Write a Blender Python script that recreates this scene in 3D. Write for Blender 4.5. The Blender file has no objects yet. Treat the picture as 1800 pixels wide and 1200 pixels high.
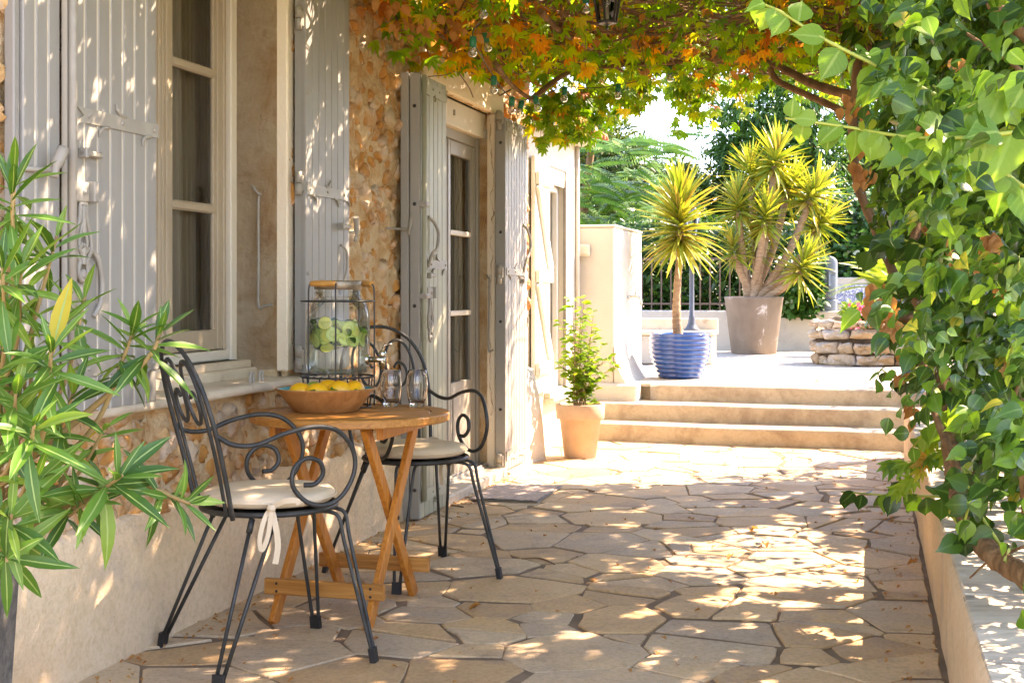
import bpy, bmesh, math, random
import numpy as np
from mathutils import Vector, Matrix, noise as mnoise

R = math.radians
scn = bpy.context.scene
COL = scn.collection

# ------------------------------------------------------------------ camera, world, sun, exposure
FPX, HOR, CAMH = 2350.0, 510.0, 1.18           # focal length in photo pixels, horizon row, eye height
cam_d = bpy.data.cameras.new('camera')
cam = bpy.data.objects.new('camera', cam_d)
COL.objects.link(cam)
cam.location = (0, 0, CAMH)
cam.rotation_euler = (R(90), 0, 0)
cam_d.sensor_width = 36.0
cam_d.lens = FPX / 1800 * 36
cam_d.shift_y = -(600 - HOR) / 1800
cam_d.clip_start = 0.05
cam_d.clip_end = 2000
scn.camera = cam

SUN = Vector((0.913 * math.cos(R(45)), 0.406 * math.cos(R(45)), math.sin(R(45)))).normalized()
world = bpy.data.worlds.new('World')
scn.world = world
world.use_nodes = True
wn = world.node_tree
bg = wn.nodes['Background']
sky = wn.nodes.new('ShaderNodeTexSky')
sky.sky_type = 'NISHITA'
sky.sun_disc = False
sky.sun_elevation = R(45)
sky.sun_rotation = math.atan2(SUN.x, SUN.y)
sky.air_density = 0.75
sky.dust_density = 0.3
sky.ozone_density = 2.5
wn.links.new(sky.outputs[0], bg.inputs[0])
bg.inputs[1].default_value = 0.15
sun_d = bpy.data.lights.new('sun', 'SUN')
sun_d.energy = 2.5
sun_d.angle = R(0.53)
sun_d.color = (1.0, 0.93, 0.82)
sun = bpy.data.objects.new('sun', sun_d)
COL.objects.link(sun)
sun.location = (8, 4, 12)
sun.rotation_euler = (-SUN).to_track_quat('-Z', 'Y').to_euler()
scn.view_settings.view_transform = 'Standard'
scn.view_settings.look = 'None'
scn.view_settings.exposure = 3.22
scn.view_settings.gamma = 1.0
scn.view_settings.use_white_balance = True
scn.view_settings.white_balance_temperature = 8100
scn.view_settings.white_balance_tint = 28
scn.view_settings.use_curve_mapping = False
scn.render.engine = 'CYCLES'
cy = scn.cycles
cy.use_denoising = True
cy.max_bounces = 10
cy.diffuse_bounces = 5
cy.glossy_bounces = 3
cy.transmission_bounces = 8
cy.transparent_max_bounces = 16
cy.caustics_reflective = False
cy.caustics_refractive = False
cy.sample_clamp_indirect = 6.0

# ------------------------------------------------------------------ frames
TH = R(15)
S15, C15 = math.sin(TH), math.cos(TH)


def WF(u, w, z=0.0):
    """wall frame (u along the house wall, w away from it) to world"""
    return Vector((u * S15 + w * C15, u * C15 - w * S15, z))


def toW(p):
    return p[0] * S15 + p[1] * C15, p[0] * C15 - p[1] * S15


def at(x, y, Y):
    """the point Y metres in front of the camera seen at photo pixel x, y"""
    return Vector(((x - 900) / FPX * Y, Y, CAMH - (y - HOR) / FPX * Y))


def proj(p):
    return 900 + p[0] / p[1] * FPX, HOR + (CAMH - p[2]) / p[1] * FPX


# ------------------------------------------------------------------ object helpers
def link(o, parent=None):
    COL.objects.link(o)
    if parent is not None:
        o.parent = parent
    return o


def tag(o, label=None, cat=None, group=None, kind=None):
    if label: o['label'] = label
    if cat: o['category'] = cat
    if group: o['group'] = group
    if kind: o['kind'] = kind
    return o


def thing(name, label, cat, loc=(0, 0, 0), rz=0.0, group=None):
    o = bpy.data.objects.new(name, None)
    o.empty_display_size = 0.1
    COL.objects.link(o)
    o.location = loc
    o.rotation_euler = (0, 0, rz)
    return tag(o, label, cat, group)


def inst(name, me, parent=None, mat4=None, loc=None):
    o = bpy.data.objects.new(name, me)
    link(o, parent)
    if mat4 is not None: o.matrix_local = mat4
    if loc is not None: o.location = loc
    return o


def catmull(P, n=6, closed=False):
    P = [Vector(p) for p in P]
    out = []
    m = len(P)
    rng = range(m if closed else m - 1)
    for i in rng:
        if closed:
            a, b, c, d = P[i - 1], P[i], P[(i + 1) % m], P[(i + 2) % m]
        else:
            b, c = P[i], P[i + 1]
            a = P[i - 1] if i > 0 else b + (b - c)
            d = P[i + 2] if i + 2 < m else c + (c - b)
        for k in range(n):
            t = k / n
            out.append(0.5 * ((2 * b) + (c - a) * t + (2 * a - 5 * b + 4 * c - d) * t * t + (3 * b - a - 3 * c + d) * t ** 3))
    if not closed: out.append(P[-1].copy())
    return out


class MB:
    def __init__(self):
        self.v, self.f, self.sm = [], [], []

    def add(self, vs, fs, smooth=False):
        o = len(self.v)
        self.v.extend([tuple(v) for v in vs])
        for f in fs:
            self.f.append([i + o for i in f])
            self.sm.append(smooth)

    def box(self, x0, x1, y0, y1, z0, z1, ch=0.0):
        if ch <= 0:
            vs = [(x, y, z) for z in (z0, z1) for y in (y0, y1) for x in (x0, x1)]
            self.add(vs, [(0, 2, 3, 1), (4, 5, 7, 6), (0, 1, 5, 4), (2, 6, 7, 3), (0, 4, 6, 2), (1, 3, 7, 5)])
            return
        cx, cy_, cz = (x0 + x1) / 2, (y0 + y1) / 2, (z0 + z1) / 2
        hx, hy, hz = (x1 - x0) / 2, (y1 - y0) / 2, (z1 - z0) / 2
        vs, idx = [], {}
        for sx in (-1, 1):
            for sy in (-1, 1):
                for sz in (-1, 1):
                    for a in range(3):
                        h = [hx - ch, hy - ch, hz - ch]
                        h[a] = (hx, hy, hz)[a]
                        idx[(sx, sy, sz, a)] = len(vs)
                        vs.append((cx + sx * h[0], cy_ + sy * h[1], cz + sz * h[2]))
        fs = []
        def q(*k):
            f = [idx[i] for i in k]
            n = (Vector(vs[f[1]]) - Vector(vs[f[0]])).cross(Vector(vs[f[2]]) - Vector(vs[f[0]]))
            c = sum((Vector(vs[i]) for i in f), Vector()) / len(f) - Vector((cx, cy_, cz))
            fs.append(f if n.dot(c) > 0 else f[::-1])
        for s in (-1, 1):
            q((s, -1, -1, 0), (s, 1, -1, 0), (s, 1, 1, 0), (s, -1, 1, 0))
            q((-1, s, -1, 1), (1, s, -1, 1), (1, s, 1, 1), (-1, s, 1, 1))
            q((-1, -1, s, 2), (1, -1, s, 2), (1, 1, s, 2), (-1, 1, s, 2))
            for t in (-1, 1):
                q((s, t, -1, 0), (s, t, 1, 0), (s, t, 1, 1), (s, t, -1, 1))
                q((s, -1, t, 0), (s, 1, t, 0), (s, 1, t, 2), (s, -1, t, 2))
                q((-1, s, t, 1), (1, s, t, 1), (1, s, t, 2), (-1, s, t, 2))
                for r in (-1, 1):
                    q((s, t, r, 0), (s, t, r, 1), (s, t, r, 2))
        self.add(vs, fs)

    def bar(self, p0, p1, side, w, t):
        """a board from p0 to p1, w wide along side, t thick"""
        p0, p1 = Vector(p0), Vector(p1)
        d = (p1 - p0).normalized()
        s = Vector(side)
        s = (s - d * s.dot(d)).normalized()
        n = d.cross(s)
        vs = []
        c = min(w, t) * 0.12
        prof = [(-w / 2 + c, -t / 2), (w / 2 - c, -t / 2), (w / 2, -t / 2 + c), (w / 2, t / 2 - c), (w / 2 - c, t / 2), (-w / 2 + c, t / 2), (-w / 2, t / 2 - c), (-w / 2, -t / 2 + c)]
        for p in (p0, p1):
            for a, b in prof: vs.append(p + s * a + n * b)
        fs = [(i, (i + 1) % 8, 8 + (i + 1) % 8, 8 + i) for i in range(8)] + [tuple(range(7, -1, -1)), tuple(range(8, 16))]
        self.add(vs, fs)

    def tube(self, P, r, seg=8, closed=False, smooth=True, cap=True, rough=0.0, rs=30.0):
        P = [Vector(p) for p in P]
        n = len(P)
        rr = r if isinstance(r, (list, tuple)) else [r] * n
        T = []
        for i in range(n):
            if closed: t = P[(i + 1) % n] - P[i - 1]
            else: t = P[min(i + 1, n - 1)] - P[max(i - 1, 0)]
            T.append(t.normalized() if t.length > 1e-9 else Vector((0, 0, 1)))
        ref = Vector((0, 0, 1)) if abs(T[0].z) < 0.9 else Vector((1, 0, 0))
        N = (ref - T[0] * ref.dot(T[0])).normalized()
        vs = []
        for i in range(n):
            N = (N - T[i] * N.dot(T[i]))
            N = N.normalized() if N.length > 1e-6 else T[i].orthogonal().normalized()
            B = T[i].cross(N)
            for k in range(seg):
                a = 2 * math.pi * k / seg
                q = P[i] + (N * math.cos(a) + B * math.sin(a)) * rr[i]
                if rough: q = P[i] + (q - P[i]) * (1 + rough * mnoise.noise(Vector((q.x * rs, q.y * rs, q.z * rs * .4))) + rough * .6 * mnoise.noise(Vector((q.x * rs * 2.7, q.y * rs * 2.7, q.z * rs))))
                vs.append(q)
        fs = []
        for i in range(n if closed else n - 1):
            j = (i + 1) % n
            for k in range(seg):
                k2 = (k + 1) % seg
                fs.append((i * seg + k, i * seg + k2, j * seg + k2, j * seg + k))
        self.add(vs, fs, smooth)
        if cap and not closed:
            o = len(self.v) - n * seg
            self.f.append([o + k for k in range(seg - 1, -1, -1)]); self.sm.append(False)
            self.f.append([o + (n - 1) * seg + k for k in range(seg)]); self.sm.append(False)

    def lathe(self, prof, seg=32, c=(0, 0, 0), smooth=True, sx=1.0, sy=1.0):
        """prof: (r, z) from bottom outside up; r=0 ends close the shape"""
        vs, rings = [], []
        for r, z in prof:
            if r <= 1e-6:
                rings.append([len(vs)]); vs.append((c[0], c[1], c[2] + z))
            else:
                rings.append(list(range(len(vs), len(vs) + seg)))
                for k in range(seg):
                    a = 2 * math.pi * k / seg
                    vs.append((c[0] + r * math.cos(a) * sx, c[1] + r * math.sin(a) * sy, c[2] + z))
        fs = []
        for A, B in zip(rings, rings[1:]):
            for k in range(seg):
                k2 = (k + 1) % seg
                if len(A) == 1 and len(B) == 1: continue
                if len(A) == 1: fs.append((A[0], B[k2], B[k]))
                elif len(B) == 1: fs.append((A[k], A[k2], B[0]))
                else: fs.append((A[k], A[k2], B[k2], B[k]))
        self.add(vs, fs, smooth)

    def prism(self, poly, z0, z1, M=None):
        """polygon (x, y) extruded from z0 to z1; M places it"""
        n = len(poly)
        vs = [Vector((x, y, z0)) for x, y in poly] + [Vector((x, y, z1)) for x, y in poly]
        if M is not None: vs = [M @ v for v in vs]
        fs = [tuple(range(n - 1, -1, -1)), tuple(range(n, 2 * n))]
        fs += [(i, (i + 1) % n, n + (i + 1) % n, n + i) for i in range(n)]
        self.add(vs, fs)

    def mesh(self, name, mat=None):
        me = bpy.data.meshes.new(name)
        me.from_pydata(self.v, [], self.f)
        me.polygons.foreach_set('use_smooth', self.sm)
        if mat is not None: me.materials.append(mat)
        me.update()
        return me

    def build(self, name, mat, parent=None, kind=None):
        o = bpy.data.objects.new(name, self.mesh(name, mat))
        link(o, parent)
        if kind: o['kind'] = kind
        return o


def sub(o, levels=1):
    m = o.modifiers.new('sub', 'SUBSURF')
    m.levels = m.render_levels = levels
    return o


# ------------------------------------------------------------------ many copies of one template in one mesh
def frame(a, n):
    y = Vector(a).normalized()
    x = y.cross(Vector(n))
    x = x.normalized() if x.length > 1e-5 else y.orthogonal().normalized()
    z = x.cross(y)
    return x, y, z


def mat_of(p, a, n, s, sx=None, sz=None):
    x, y, z = frame(a, n)
    sx = s if sx is None else sx
    sz = s if sz is None else sz
    M = Matrix((( x.x * sx, y.x * s, z.x * sz, p[0]), (x.y * sx, y.y * s, z.y * sz, p[1]), (x.z * sx, y.z * s, z.z * sz, p[2]), (0, 0, 0, 1)))
    return M


def scatter(name, tmpl, Ms, mat, parent=None, kind='stuff', smooth=True):
    """one mesh holding a copy of the template mesh at each matrix"""
    nv = len(tmpl.vertices)
    co = np.empty(nv * 3); tmpl.vertices.foreach_get('co', co); co = co.reshape(-1, 3)
    nl = len(tmpl.loops)
    li = np.empty(nl, dtype=np.int32); tmpl.loops.foreach_get('vertex_index', li)
    npy = len(tmpl.polygons)
    ls = np.empty(npy, dtype=np.int32); tmpl.polygons.foreach_get('loop_start', ls)
    A = np.array([[list(r) for r in M] for M in Ms]) if not isinstance(Ms, np.ndarray) else Ms
    N = len(A)
    V = np.einsum('nij,vj->nvi', A[:, :3, :3], co) + A[:, None, :3, 3]
    me = bpy.data.meshes.new(name)
    me.vertices.add(N * nv); me.vertices.foreach_set('co', V.astype(np.float32).ravel())
    me.loops.add(N * nl)
    me.loops.foreach_set('vertex_index', (li[None, :] + (np.arange(N) * nv)[:, None]).astype(np.int32).ravel())
    me.polygons.add(N * npy)
    me.polygons.foreach_set('loop_start', (ls[None, :] + (np.arange(N) * nl)[:, None]).astype(np.int32).ravel())
    if tmpl.uv_layers:
        uv = np.empty(nl * 2, dtype=np.float32); tmpl.uv_layers[0].data.foreach_get('uv', uv)
        L = me.uv_layers.new(name='UVMap')
        L.data.foreach_set('uv', np.tile(uv, N))
    me.update(calc_edges=True)
    me.polygons.foreach_set('use_smooth', [smooth] * (N * npy))
    me.materials.append(mat)
    o = bpy.data.objects.new(name, me)
    link(o, parent)
    if kind: o['kind'] = kind
    return o


def strip_leaf(name, rows, mat, fold=0.15, droop=0.25, across=2, wave=0.0, bend=0.0):
    """rows: (t, halfwidth); leaf along +Y from 0 to 1, normal +Z; uv.x runs across, uv.y along"""
    vs, uv, fs = [], [], []
    for i, (t, hw) in enumerate(rows):
        zz = -droop * t * t
        wv = wave * math.sin(t * 9.0)
        for k in range(across + 1):
            e = (k / across) * 2 - 1
            vs.append((e * hw + bend * t * t, t, zz + abs(e) * hw * fold * 2 + wv * e))
            uv.append((k / across, t))
    for i in range(len(rows) - 1):
        for k in range(across):
            a = i * (across + 1) + k
            fs.append((a, a + 1, a + across + 2, a + across + 1))
    me = bpy.data.meshes.new(name)
    me.from_pydata(vs, [], fs)
    L = me.uv_layers.new(name='UVMap')
    for lp in me.loops: L.data[lp.index].uv = uv[lp.vertex_index]
    me.polygons.foreach_set('use_smooth', [True] * len(fs))
    me.materials.append(mat)
    me.update()
    return me


def palmate_leaf(name, mat, n=5, spread=1.9, droop=0.2):
    """five pointed leaflets from one stalk point"""
    vs, fs, uv = [(0, 0, 0)], [], [(0.5, 0)]
    for k in range(n):
        a = -spread / 1 + 2 * spread * k / (n - 1)
        a *= 0.62
        ln = 1.0 - 0.32 * abs(k - (n - 1) / 2) / ((n - 1) / 2)
        d = (math.sin(a), math.cos(a)); p = (d[1], -d[0])
        o = len(vs)
        for t, hw, e in ((0.5, 0.17, -1), (0.55, 0, 0), (0.5, 0.17, 1), (1.0, 0, 0)):
            z = -droop * t * t * ln + (0.04 if e else 0)
            vs.append((d[0] * ln * t + p[0] * hw * e * ln, d[1] * ln * t + p[1] * hw * e * ln, z))
            uv.append(((e + 1) / 2, t))
        fs += [(0, o, o + 1), (0, o + 1, o + 2), (o, o + 3, o + 1), (o + 1, o + 3, o + 2)]
    me = bpy.data.meshes.new(name)
    me.from_pydata(vs, [], fs)
    L = me.uv_layers.new(name='UVMap')
    for lp in me.loops: L.data[lp.index].uv = uv[lp.vertex_index]
    me.materials.append(mat)
    me.update()
    return me


# ------------------------------------------------------------------ cells (crazy paving, rubble)
def clip(poly, nx, ny, c):
    out = []
    m = len(poly)
    for i in range(m):
        a, b = poly[i], poly[(i + 1) % m]
        da, db = nx * a[0] + ny * a[1] - c, nx * b[0] + ny * b[1] - c
        if da <= 0: out.append(a)
        if (da < 0 < db) or (db < 0 < da):
            t = da / (da - db)
            out.append((a[0] + (b[0] - a[0]) * t, a[1] + (b[1] - a[1]) * t))
    return out


def cells(pts, x0, x1, y0, y1, gap, wts=None, k=22):
    pts = np.asarray(pts)
    out = []
    for i, p in enumerate(pts):
        d2 = ((pts - p) ** 2).sum(1)
        order = np.argsort(d2)[1:k + 1]
        poly = [(x0, y0), (x1, y0), (x1, y1), (x0, y1)]
        for j in order:
            q = pts[j]
            d = math.sqrt(d2[j])
            nx, ny = (q - p) / d
            off = d / 2
            if wts is not None: off += (wts[i] - wts[j]) * 0.5
            g = gap(i, j)
            poly = clip(poly, nx, ny, nx * p[0] + ny * p[1] + off - g / 2)
            if len(poly) < 3: break
        out.append(poly if len(poly) >= 3 else None)
    return out


def area(P):
    return abs(sum(P[i][0] * P[i - 1][1] - P[i - 1][0] * P[i][1] for i in range(len(P)))) / 2


def polish(P, cut=0.14, jit=0.006, rng=random, maxn=12):
    Q = []
    n = len(P)
    for i in range(n):
        a, b = P[i], P[(i + 1) % n]
        if math.hypot(a[0] - b[0], a[1] - b[1]) < 0.012: continue
        c = cut * rng.uniform(0.4, 1.3)
        e = cut * rng.uniform(0.4, 1.3)
        Q.append((a[0] + (b[0] - a[0]) * c, a[1] + (b[1] - a[1]) * c))
        L = math.hypot(a[0] - b[0], a[1] - b[1])
        if L > 0.16:
            Q.append((a[0] * .5 + b[0] * .5 + rng.uniform(-1, 1) * jit * 2, a[1] * .5 + b[1] * .5 + rng.uniform(-1, 1) * jit * 2))
        Q.append((b[0] + (a[0] - b[0]) * e, b[1] + (a[1] - b[1]) * e))
    return [(x + rng.uniform(-jit, jit), y + rng.uniform(-jit, jit)) for x, y in Q]


def seeds(n, x0, x1, y0, y1, dmin, rng, tries=30000, var=0.0):
    P = []
    t = 0
    while len(P) < n and t < tries:
        t += 1
        x, y = rng.uniform(x0, x1), rng.uniform(y0, y1)
        dm = dmin * (1 - var * rng.random())
        if all((x - a) ** 2 + (y - b) ** 2 > dm * dm for a, b in P): P.append((x, y))
    return P


def slab_stone(poly, z0, z1, ch, rng, tilt=0.0):
    """flat stone: walls, chamfer, top"""
    cx = sum(p[0] for p in poly) / len(poly); cy_ = sum(p[1] for p in poly) / len(poly)
    n = len(poly)
    tx, ty = rng.uniform(-tilt, tilt), rng.uniform(-tilt, tilt)
    vs = []
    for (x, y) in poly: vs.append((x, y, z0))
    for (x, y) in poly: vs.append((x, y, z1 - ch + (x - cx) * tx + (y - cy_) * ty))
    for (x, y) in poly:
        L = math.hypot(x - cx, y - cy_) or 1
        k = max(0.0, 1 - ch * 1.6 / L)
        vs.append((cx + (x - cx) * k, cy_ + (y - cy_) * k, z1 + (x - cx) * tx + (y - cy_) * ty))
    a = sum(poly[i - 1][0] * poly[i][1] - poly[i][0] * poly[i - 1][1] for i in range(n))
    fs = []
    for r in (0, 1):
        for i in range(n):
            j = (i + 1) % n
            f = (r * n + i, r * n + j, (r + 1) * n + j, (r + 1) * n + i)
            fs.append(f if a > 0 else f[::-1])
    top = tuple(range(2 * n, 3 * n))
    fs.append(top if a > 0 else top[::-1])
    m = MB(); m.add(vs, fs)
    return m


def dome_stone(poly, h, rng, base=0.0, rough=0.25):
    """rubble stone bulging by h towards +Z from the polygon"""
    cx = sum(p[0] for p in poly) / len(poly); cy_ = sum(p[1] for p in poly) / len(poly)
    n = len(poly)
    a = sum(poly[i - 1][0] * poly[i][1] - poly[i][0] * poly[i - 1][1] for i in range(n))
    if a < 0: poly = poly[::-1]
    vs = [(x, y, base) for x, y in poly]
    for (x, y) in poly:
        k = rng.uniform(0.84, 0.95)
        vs.append((cx + (x - cx) * k, cy_ + (y - cy_) * k, base + h * rng.uniform(0.55, 0.85)))
    for (x, y) in poly:
        k = rng.uniform(0.4, 0.6)
        vs.append((cx + (x - cx) * k, cy_ + (y - cy_) * k, base + h * (1 + rng.uniform(-rough, rough))))
    vs.append((cx, cy_, base + h * (1 + rng.uniform(-rough, rough))))
    fs = []
    for r in (0, 1):
        for i in range(n):
            j = (i + 1) % n
            fs.append((r * n + i, r * n + j, (r + 1) * n + j, (r + 1) * n + i))
    for i in range(n): fs.append((2 * n + i, 2 * n + (i + 1) % n, 3 * n))
    m = MB(); m.add(vs, fs, True)
    return m


# ------------------------------------------------------------------ materials
def nodes_of(name):
    m = bpy.data.materials.new(name)
    m.use_nodes = True
    nt = m.node_tree
    return m, nt, nt.nodes['Principled BSDF'], nt.nodes['Material Output']


def node(nt, kind, **kw):
    n = nt.nodes.new(kind)
    for k, v in kw.items(): setattr(n, k, v)
    return n


def ramp(nt, stops, interp='LINEAR'):
    r = nt.nodes.new('ShaderNodeValToRGB')
    cr = r.color_ramp
    cr.interpolation = interp
    while len(cr.elements) > 1: cr.elements.remove(cr.elements[-1])
    cr.elements[0].position = stops[0][0]
    warm = lambda c: (c[0], c[1] * .98, c[2] * .86, 1)
    cr.elements[0].color = warm(stops[0][1])
    for p, c in stops[1:]:
        e = cr.elements.new(p); e.color = warm(c)
    return r


def mixc(nt, fac, a, b, mode='MIX'):
    m = nt.nodes.new('ShaderNodeMix')
    m.data_type = 'RGBA'; m.blend_type = mode
    for s, v in ((0, fac), (6, a), (7, b)):
        if isinstance(v, bpy.types.NodeSocket): nt.links.new(v, m.inputs[s])
        elif s == 0: m.inputs[0].default_value = v
        else: m.inputs[s].default_value = (*v, 1)
    return m.outputs[2]


def mth(nt, op, a, b=None, c=None):
    m = nt.nodes.new('ShaderNodeMath'); m.operation = op
    for i, v in enumerate((a, b, c)):
        if v is None: continue
        if isinstance(v, bpy.types.NodeSocket): nt.links.new(v, m.inputs[i])
        else: m.inputs[i].default_value = v
    return m.outputs[0]


def coords(nt, mode='obj', stretch=(1, 1, 1)):
    if mode == 'pos':
        s = nt.nodes.new('ShaderNodeNewGeometry').outputs['Position']
    else:
        s = nt.nodes.new('ShaderNodeTexCoord').outputs['Object']
    mp = nt.nodes.new('ShaderNodeMapping')
    mp.inputs['Scale'].default_value = stretch
    nt.links.new(s, mp.inputs[0])
    if mode == 'objr':
        oi = nt.nodes.new('ShaderNodeObjectInfo')
        v = nt.nodes.new('ShaderNodeVectorMath'); v.operation = 'SCALE'
        v.inputs[0].default_value = (37.1, 53.7, 91.3)
        nt.links.new(oi.outputs['Random'], v.inputs['Scale'])
        nt.links.new(v.outputs[0], mp.inputs['Location'])
    return mp.outputs[0]


def noise_(nt, vec, scale, detail=4, rough=0.55, dist=0.0):
    n = nt.nodes.new('ShaderNodeTexNoise')
    n.inputs['Scale'].default_value = scale
    n.inputs['Detail'].default_value = detail
    n.inputs['Roughness'].default_value = rough
    n.inputs['Distortion'].default_value = dist
    nt.links.new(vec, n.inputs['Vector'])
    return n.outputs['Fac']


def setp(p, **kw):
    for k, v in kw.items():
        s = p.inputs[k.replace('_', ' ')] if k.replace('_', ' ') in p.inputs else p.inputs[k]
        s.default_value = v


def M(name, stops, scale=4.0, detail=5, rough=0.7, bump=0.0, bscale=60.0, mode='obj', stretch=(1, 1, 1), metallic=0.0, spec=0.4,
      rnd=0.0, dirt=None, dscale=2.0, dlo=0.52, dhi=0.68, bump2=0.0, b2scale=8.0, coat=0.0, rvar=0.0, dist=0.0, speck=0.0, sscale=70):
    """noise-mottled material: stops = colour ramp over noise (+ rnd * object random), optional dirt colour in blotches"""
    m, nt, p, out = nodes_of(name)
    v = coords(nt, mode, stretch)
    f = noise_(nt, v, scale, detail, 0.6, dist)
    if rnd:
        oi = nt.nodes.new('ShaderNodeObjectInfo')
        f = mth(nt, 'ADD', mth(nt, 'MULTIPLY', f, 1 - rnd), mth(nt, 'MULTIPLY', oi.outputs['Random'], rnd))
    r = ramp(nt, stops)
    nt.links.new(f, r.inputs[0])
    c = r.outputs[0]
    if dirt:
        d = noise_(nt, v, dscale, 6, 0.65, 0.4)
        mr = nt.nodes.new('ShaderNodeMapRange')
        mr.inputs[1].default_value = dlo; mr.inputs[2].default_value = dhi
        nt.links.new(d, mr.inputs[0])
        c = mixc(nt, mr.outputs[0], c, dirt)
    if speck:
        sp = ramp(nt, [(0.32, (1 - speck,) * 3), (0.52, (1, 1.02, 1.16)), (0.72, (1 + speck * .5, 1.02 + speck * .5, 1.16 + speck * .5))])
        nt.links.new(noise_(nt, v, sscale, 4, .75), sp.inputs[0])
        c = mixc(nt, 1.0, c, sp.outputs[0], 'MULTIPLY')
    nt.links.new(c, p.inputs['Base Color'])
    setp(p, Roughness=rough, Metallic=metallic)
    p.inputs['Specular IOR Level'].default_value = spec
    if coat:
        p.inputs['Coat Weight'].default_value = coat
        p.inputs['Coat Roughness'].default_value = 0.08
    if rvar:
        rr = noise_(nt, v, scale * 3, 3)
        nt.links.new(mth(nt, 'ADD', mth(nt, 'MULTIPLY', rr, rvar), rough - rvar / 2), p.inputs['Roughness'])
    if bump:
        b = nt.nodes.new('ShaderNodeBump')
        b.inputs['Strength'].default_value = 1.0
        h = mth(nt, 'MULTIPLY', noise_(nt, v, bscale, 5, 0.6), bump)
        if bump2: h = mth(nt, 'ADD', h, mth(nt, 'MULTIPLY', noise_(nt, v, b2scale, 3), bump2))
        nt.links.new(h, b.inputs['Height'])
        b.inputs['Distance'].default_value = 1.0
        nt.links.new(b.outputs[0], p.inputs['Normal'])
    return m


def leafmat(name, stops, transl=0.35, rough=0.38, rib=None, bright=1.25, posn=0.0, pscale=1.2, spec=0.4, interp='LINEAR', veins=False):
    """leaf: colour by a random value per leaf (per island and per object), translucent"""
    m, nt, p, out = nodes_of(name)
    geo = nt.nodes.new('ShaderNodeNewGeometry')
    oi = nt.nodes.new('ShaderNodeObjectInfo')
    f = mth(nt, 'FRACT', mth(nt, 'ADD', geo.outputs['Random Per Island'], oi.outputs['Random']))
    if posn:
        n = noise_(nt, geo.outputs['Position'], pscale, 3)
        n = mth(nt, 'MULTIPLY_ADD', n, 2.2, -0.6)
        n.node.use_clamp = True
        f = mth(nt, 'ADD', mth(nt, 'MULTIPLY', f, 1 - posn), mth(nt, 'MULTIPLY', n, posn))
    r = ramp(nt, stops, interp)
    nt.links.new(f, r.inputs[0])
    c = r.outputs[0]
    fine = noise_(nt, geo.outputs['Position'], 55, 3)
    c = mixc(nt, mth(nt, 'MULTIPLY', fine, 0.35), c, mixc(nt, 1.0, c, (0.55, 0.6, 0.5), 'MULTIPLY'))
    if rib:
        uvn = nt.nodes.new('ShaderNodeUVMap')
        sx = nt.nodes.new('ShaderNodeSeparateXYZ')
        nt.links.new(uvn.outputs[0], sx.inputs[0])
        d = mth(nt, 'ABSOLUTE', mth(nt, 'SUBTRACT', sx.outputs[0], 0.5))
        k = nt.nodes.new('ShaderNodeMapRange')
        k.inputs[1].default_value = 0.03; k.inputs[2].default_value = 0.075
        k.inputs[3].default_value = 1.0; k.inputs[4].default_value = 0.0
        nt.links.new(d, k.inputs[0])
        fac = k.outputs[0]
        if veins:
            vv = mth(nt, 'FRACT', mth(nt, 'SUBTRACT', mth(nt, 'MULTIPLY', sx.outputs[1], 7.0), mth(nt, 'MULTIPLY', d, 4.5)))
            vk = nt.nodes.new('ShaderNodeMapRange')
            vk.inputs[1].default_value = 0.0; vk.inputs[2].default_value = 0.16
            vk.inputs[3].default_value = 0.45; vk.inputs[4].default_value = 0.0
            nt.links.new(vv, vk.inputs[0])
            fac = mth(nt, 'MAXIMUM', fac, vk.outputs[0])
        c = mixc(nt, fac, c, rib)
    nt.links.new(c, p.inputs['Base Color'])
    p.inputs['Roughness'].default_value = rough
    p.inputs['Specular IOR Level'].default_value = spec
    tr = nt.nodes.new('ShaderNodeBsdfTranslucent')
    nt.links.new(mixc(nt, 1.0, c, (1.15 * bright, 1.1 * bright, 0.5 * bright), 'MULTIPLY'), tr.inputs[0])
    mx = nt.nodes.new('ShaderNodeMixShader')
    mx.inputs[0].default_value = transl
    nt.links.new(p.outputs[0], mx.inputs[1]); nt.links.new(tr.outputs[0], mx.inputs[2])
    nt.links.new(mx.outputs[0], out.inputs[0])
    return m


def clearmat(name, tint, refl=0.9, ior=1.45, rough=0.02, milk=0.0, milkcol=(.8, .85, .75)):
    """thin clear sheet: see-through with a Fresnel reflection, optionally a little cloudy"""
    m, nt, p, out = nodes_of(name)
    nt.nodes.remove(p)
    t = nt.nodes.new('ShaderNodeBsdfTransparent'); t.inputs[0].default_value = (*tint, 1)
    base = t.outputs[0]
    if milk:
        d = nt.nodes.new('ShaderNodeBsdfTranslucent'); d.inputs[0].default_value = (*milkcol, 1)
        d2 = nt.nodes.new('ShaderNodeBsdfDiffuse'); d2.inputs[0].default_value = (*milkcol, 1)
        a = nt.nodes.new('ShaderNodeMixShader'); a.inputs[0].default_value = 0.5
        nt.links.new(d.outputs[0], a.inputs[1]); nt.links.new(d2.outputs[0], a.inputs[2])
        x = nt.nodes.new('ShaderNodeMixShader'); x.inputs[0].default_value = milk
        nt.links.new(base, x.inputs[1]); nt.links.new(a.outputs[0], x.inputs[2])
        base = x.outputs[0]
    g = nt.nodes.new('ShaderNodeBsdfGlossy'); g.inputs['Roughness'].default_value = rough
    fr = nt.nodes.new('ShaderNodeFresnel'); fr.inputs[0].default_value = ior
    mx = nt.nodes.new('ShaderNodeMixShader')
    nt.links.new(mth(nt, 'MULTIPLY', fr.outputs[0], refl), mx.inputs[0])
    nt.links.new(base, mx.inputs[1]); nt.links.new(g.outputs[0], mx.inputs[2])
    nt.links.new(mx.outputs[0], out.inputs[0])
    return m


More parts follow.
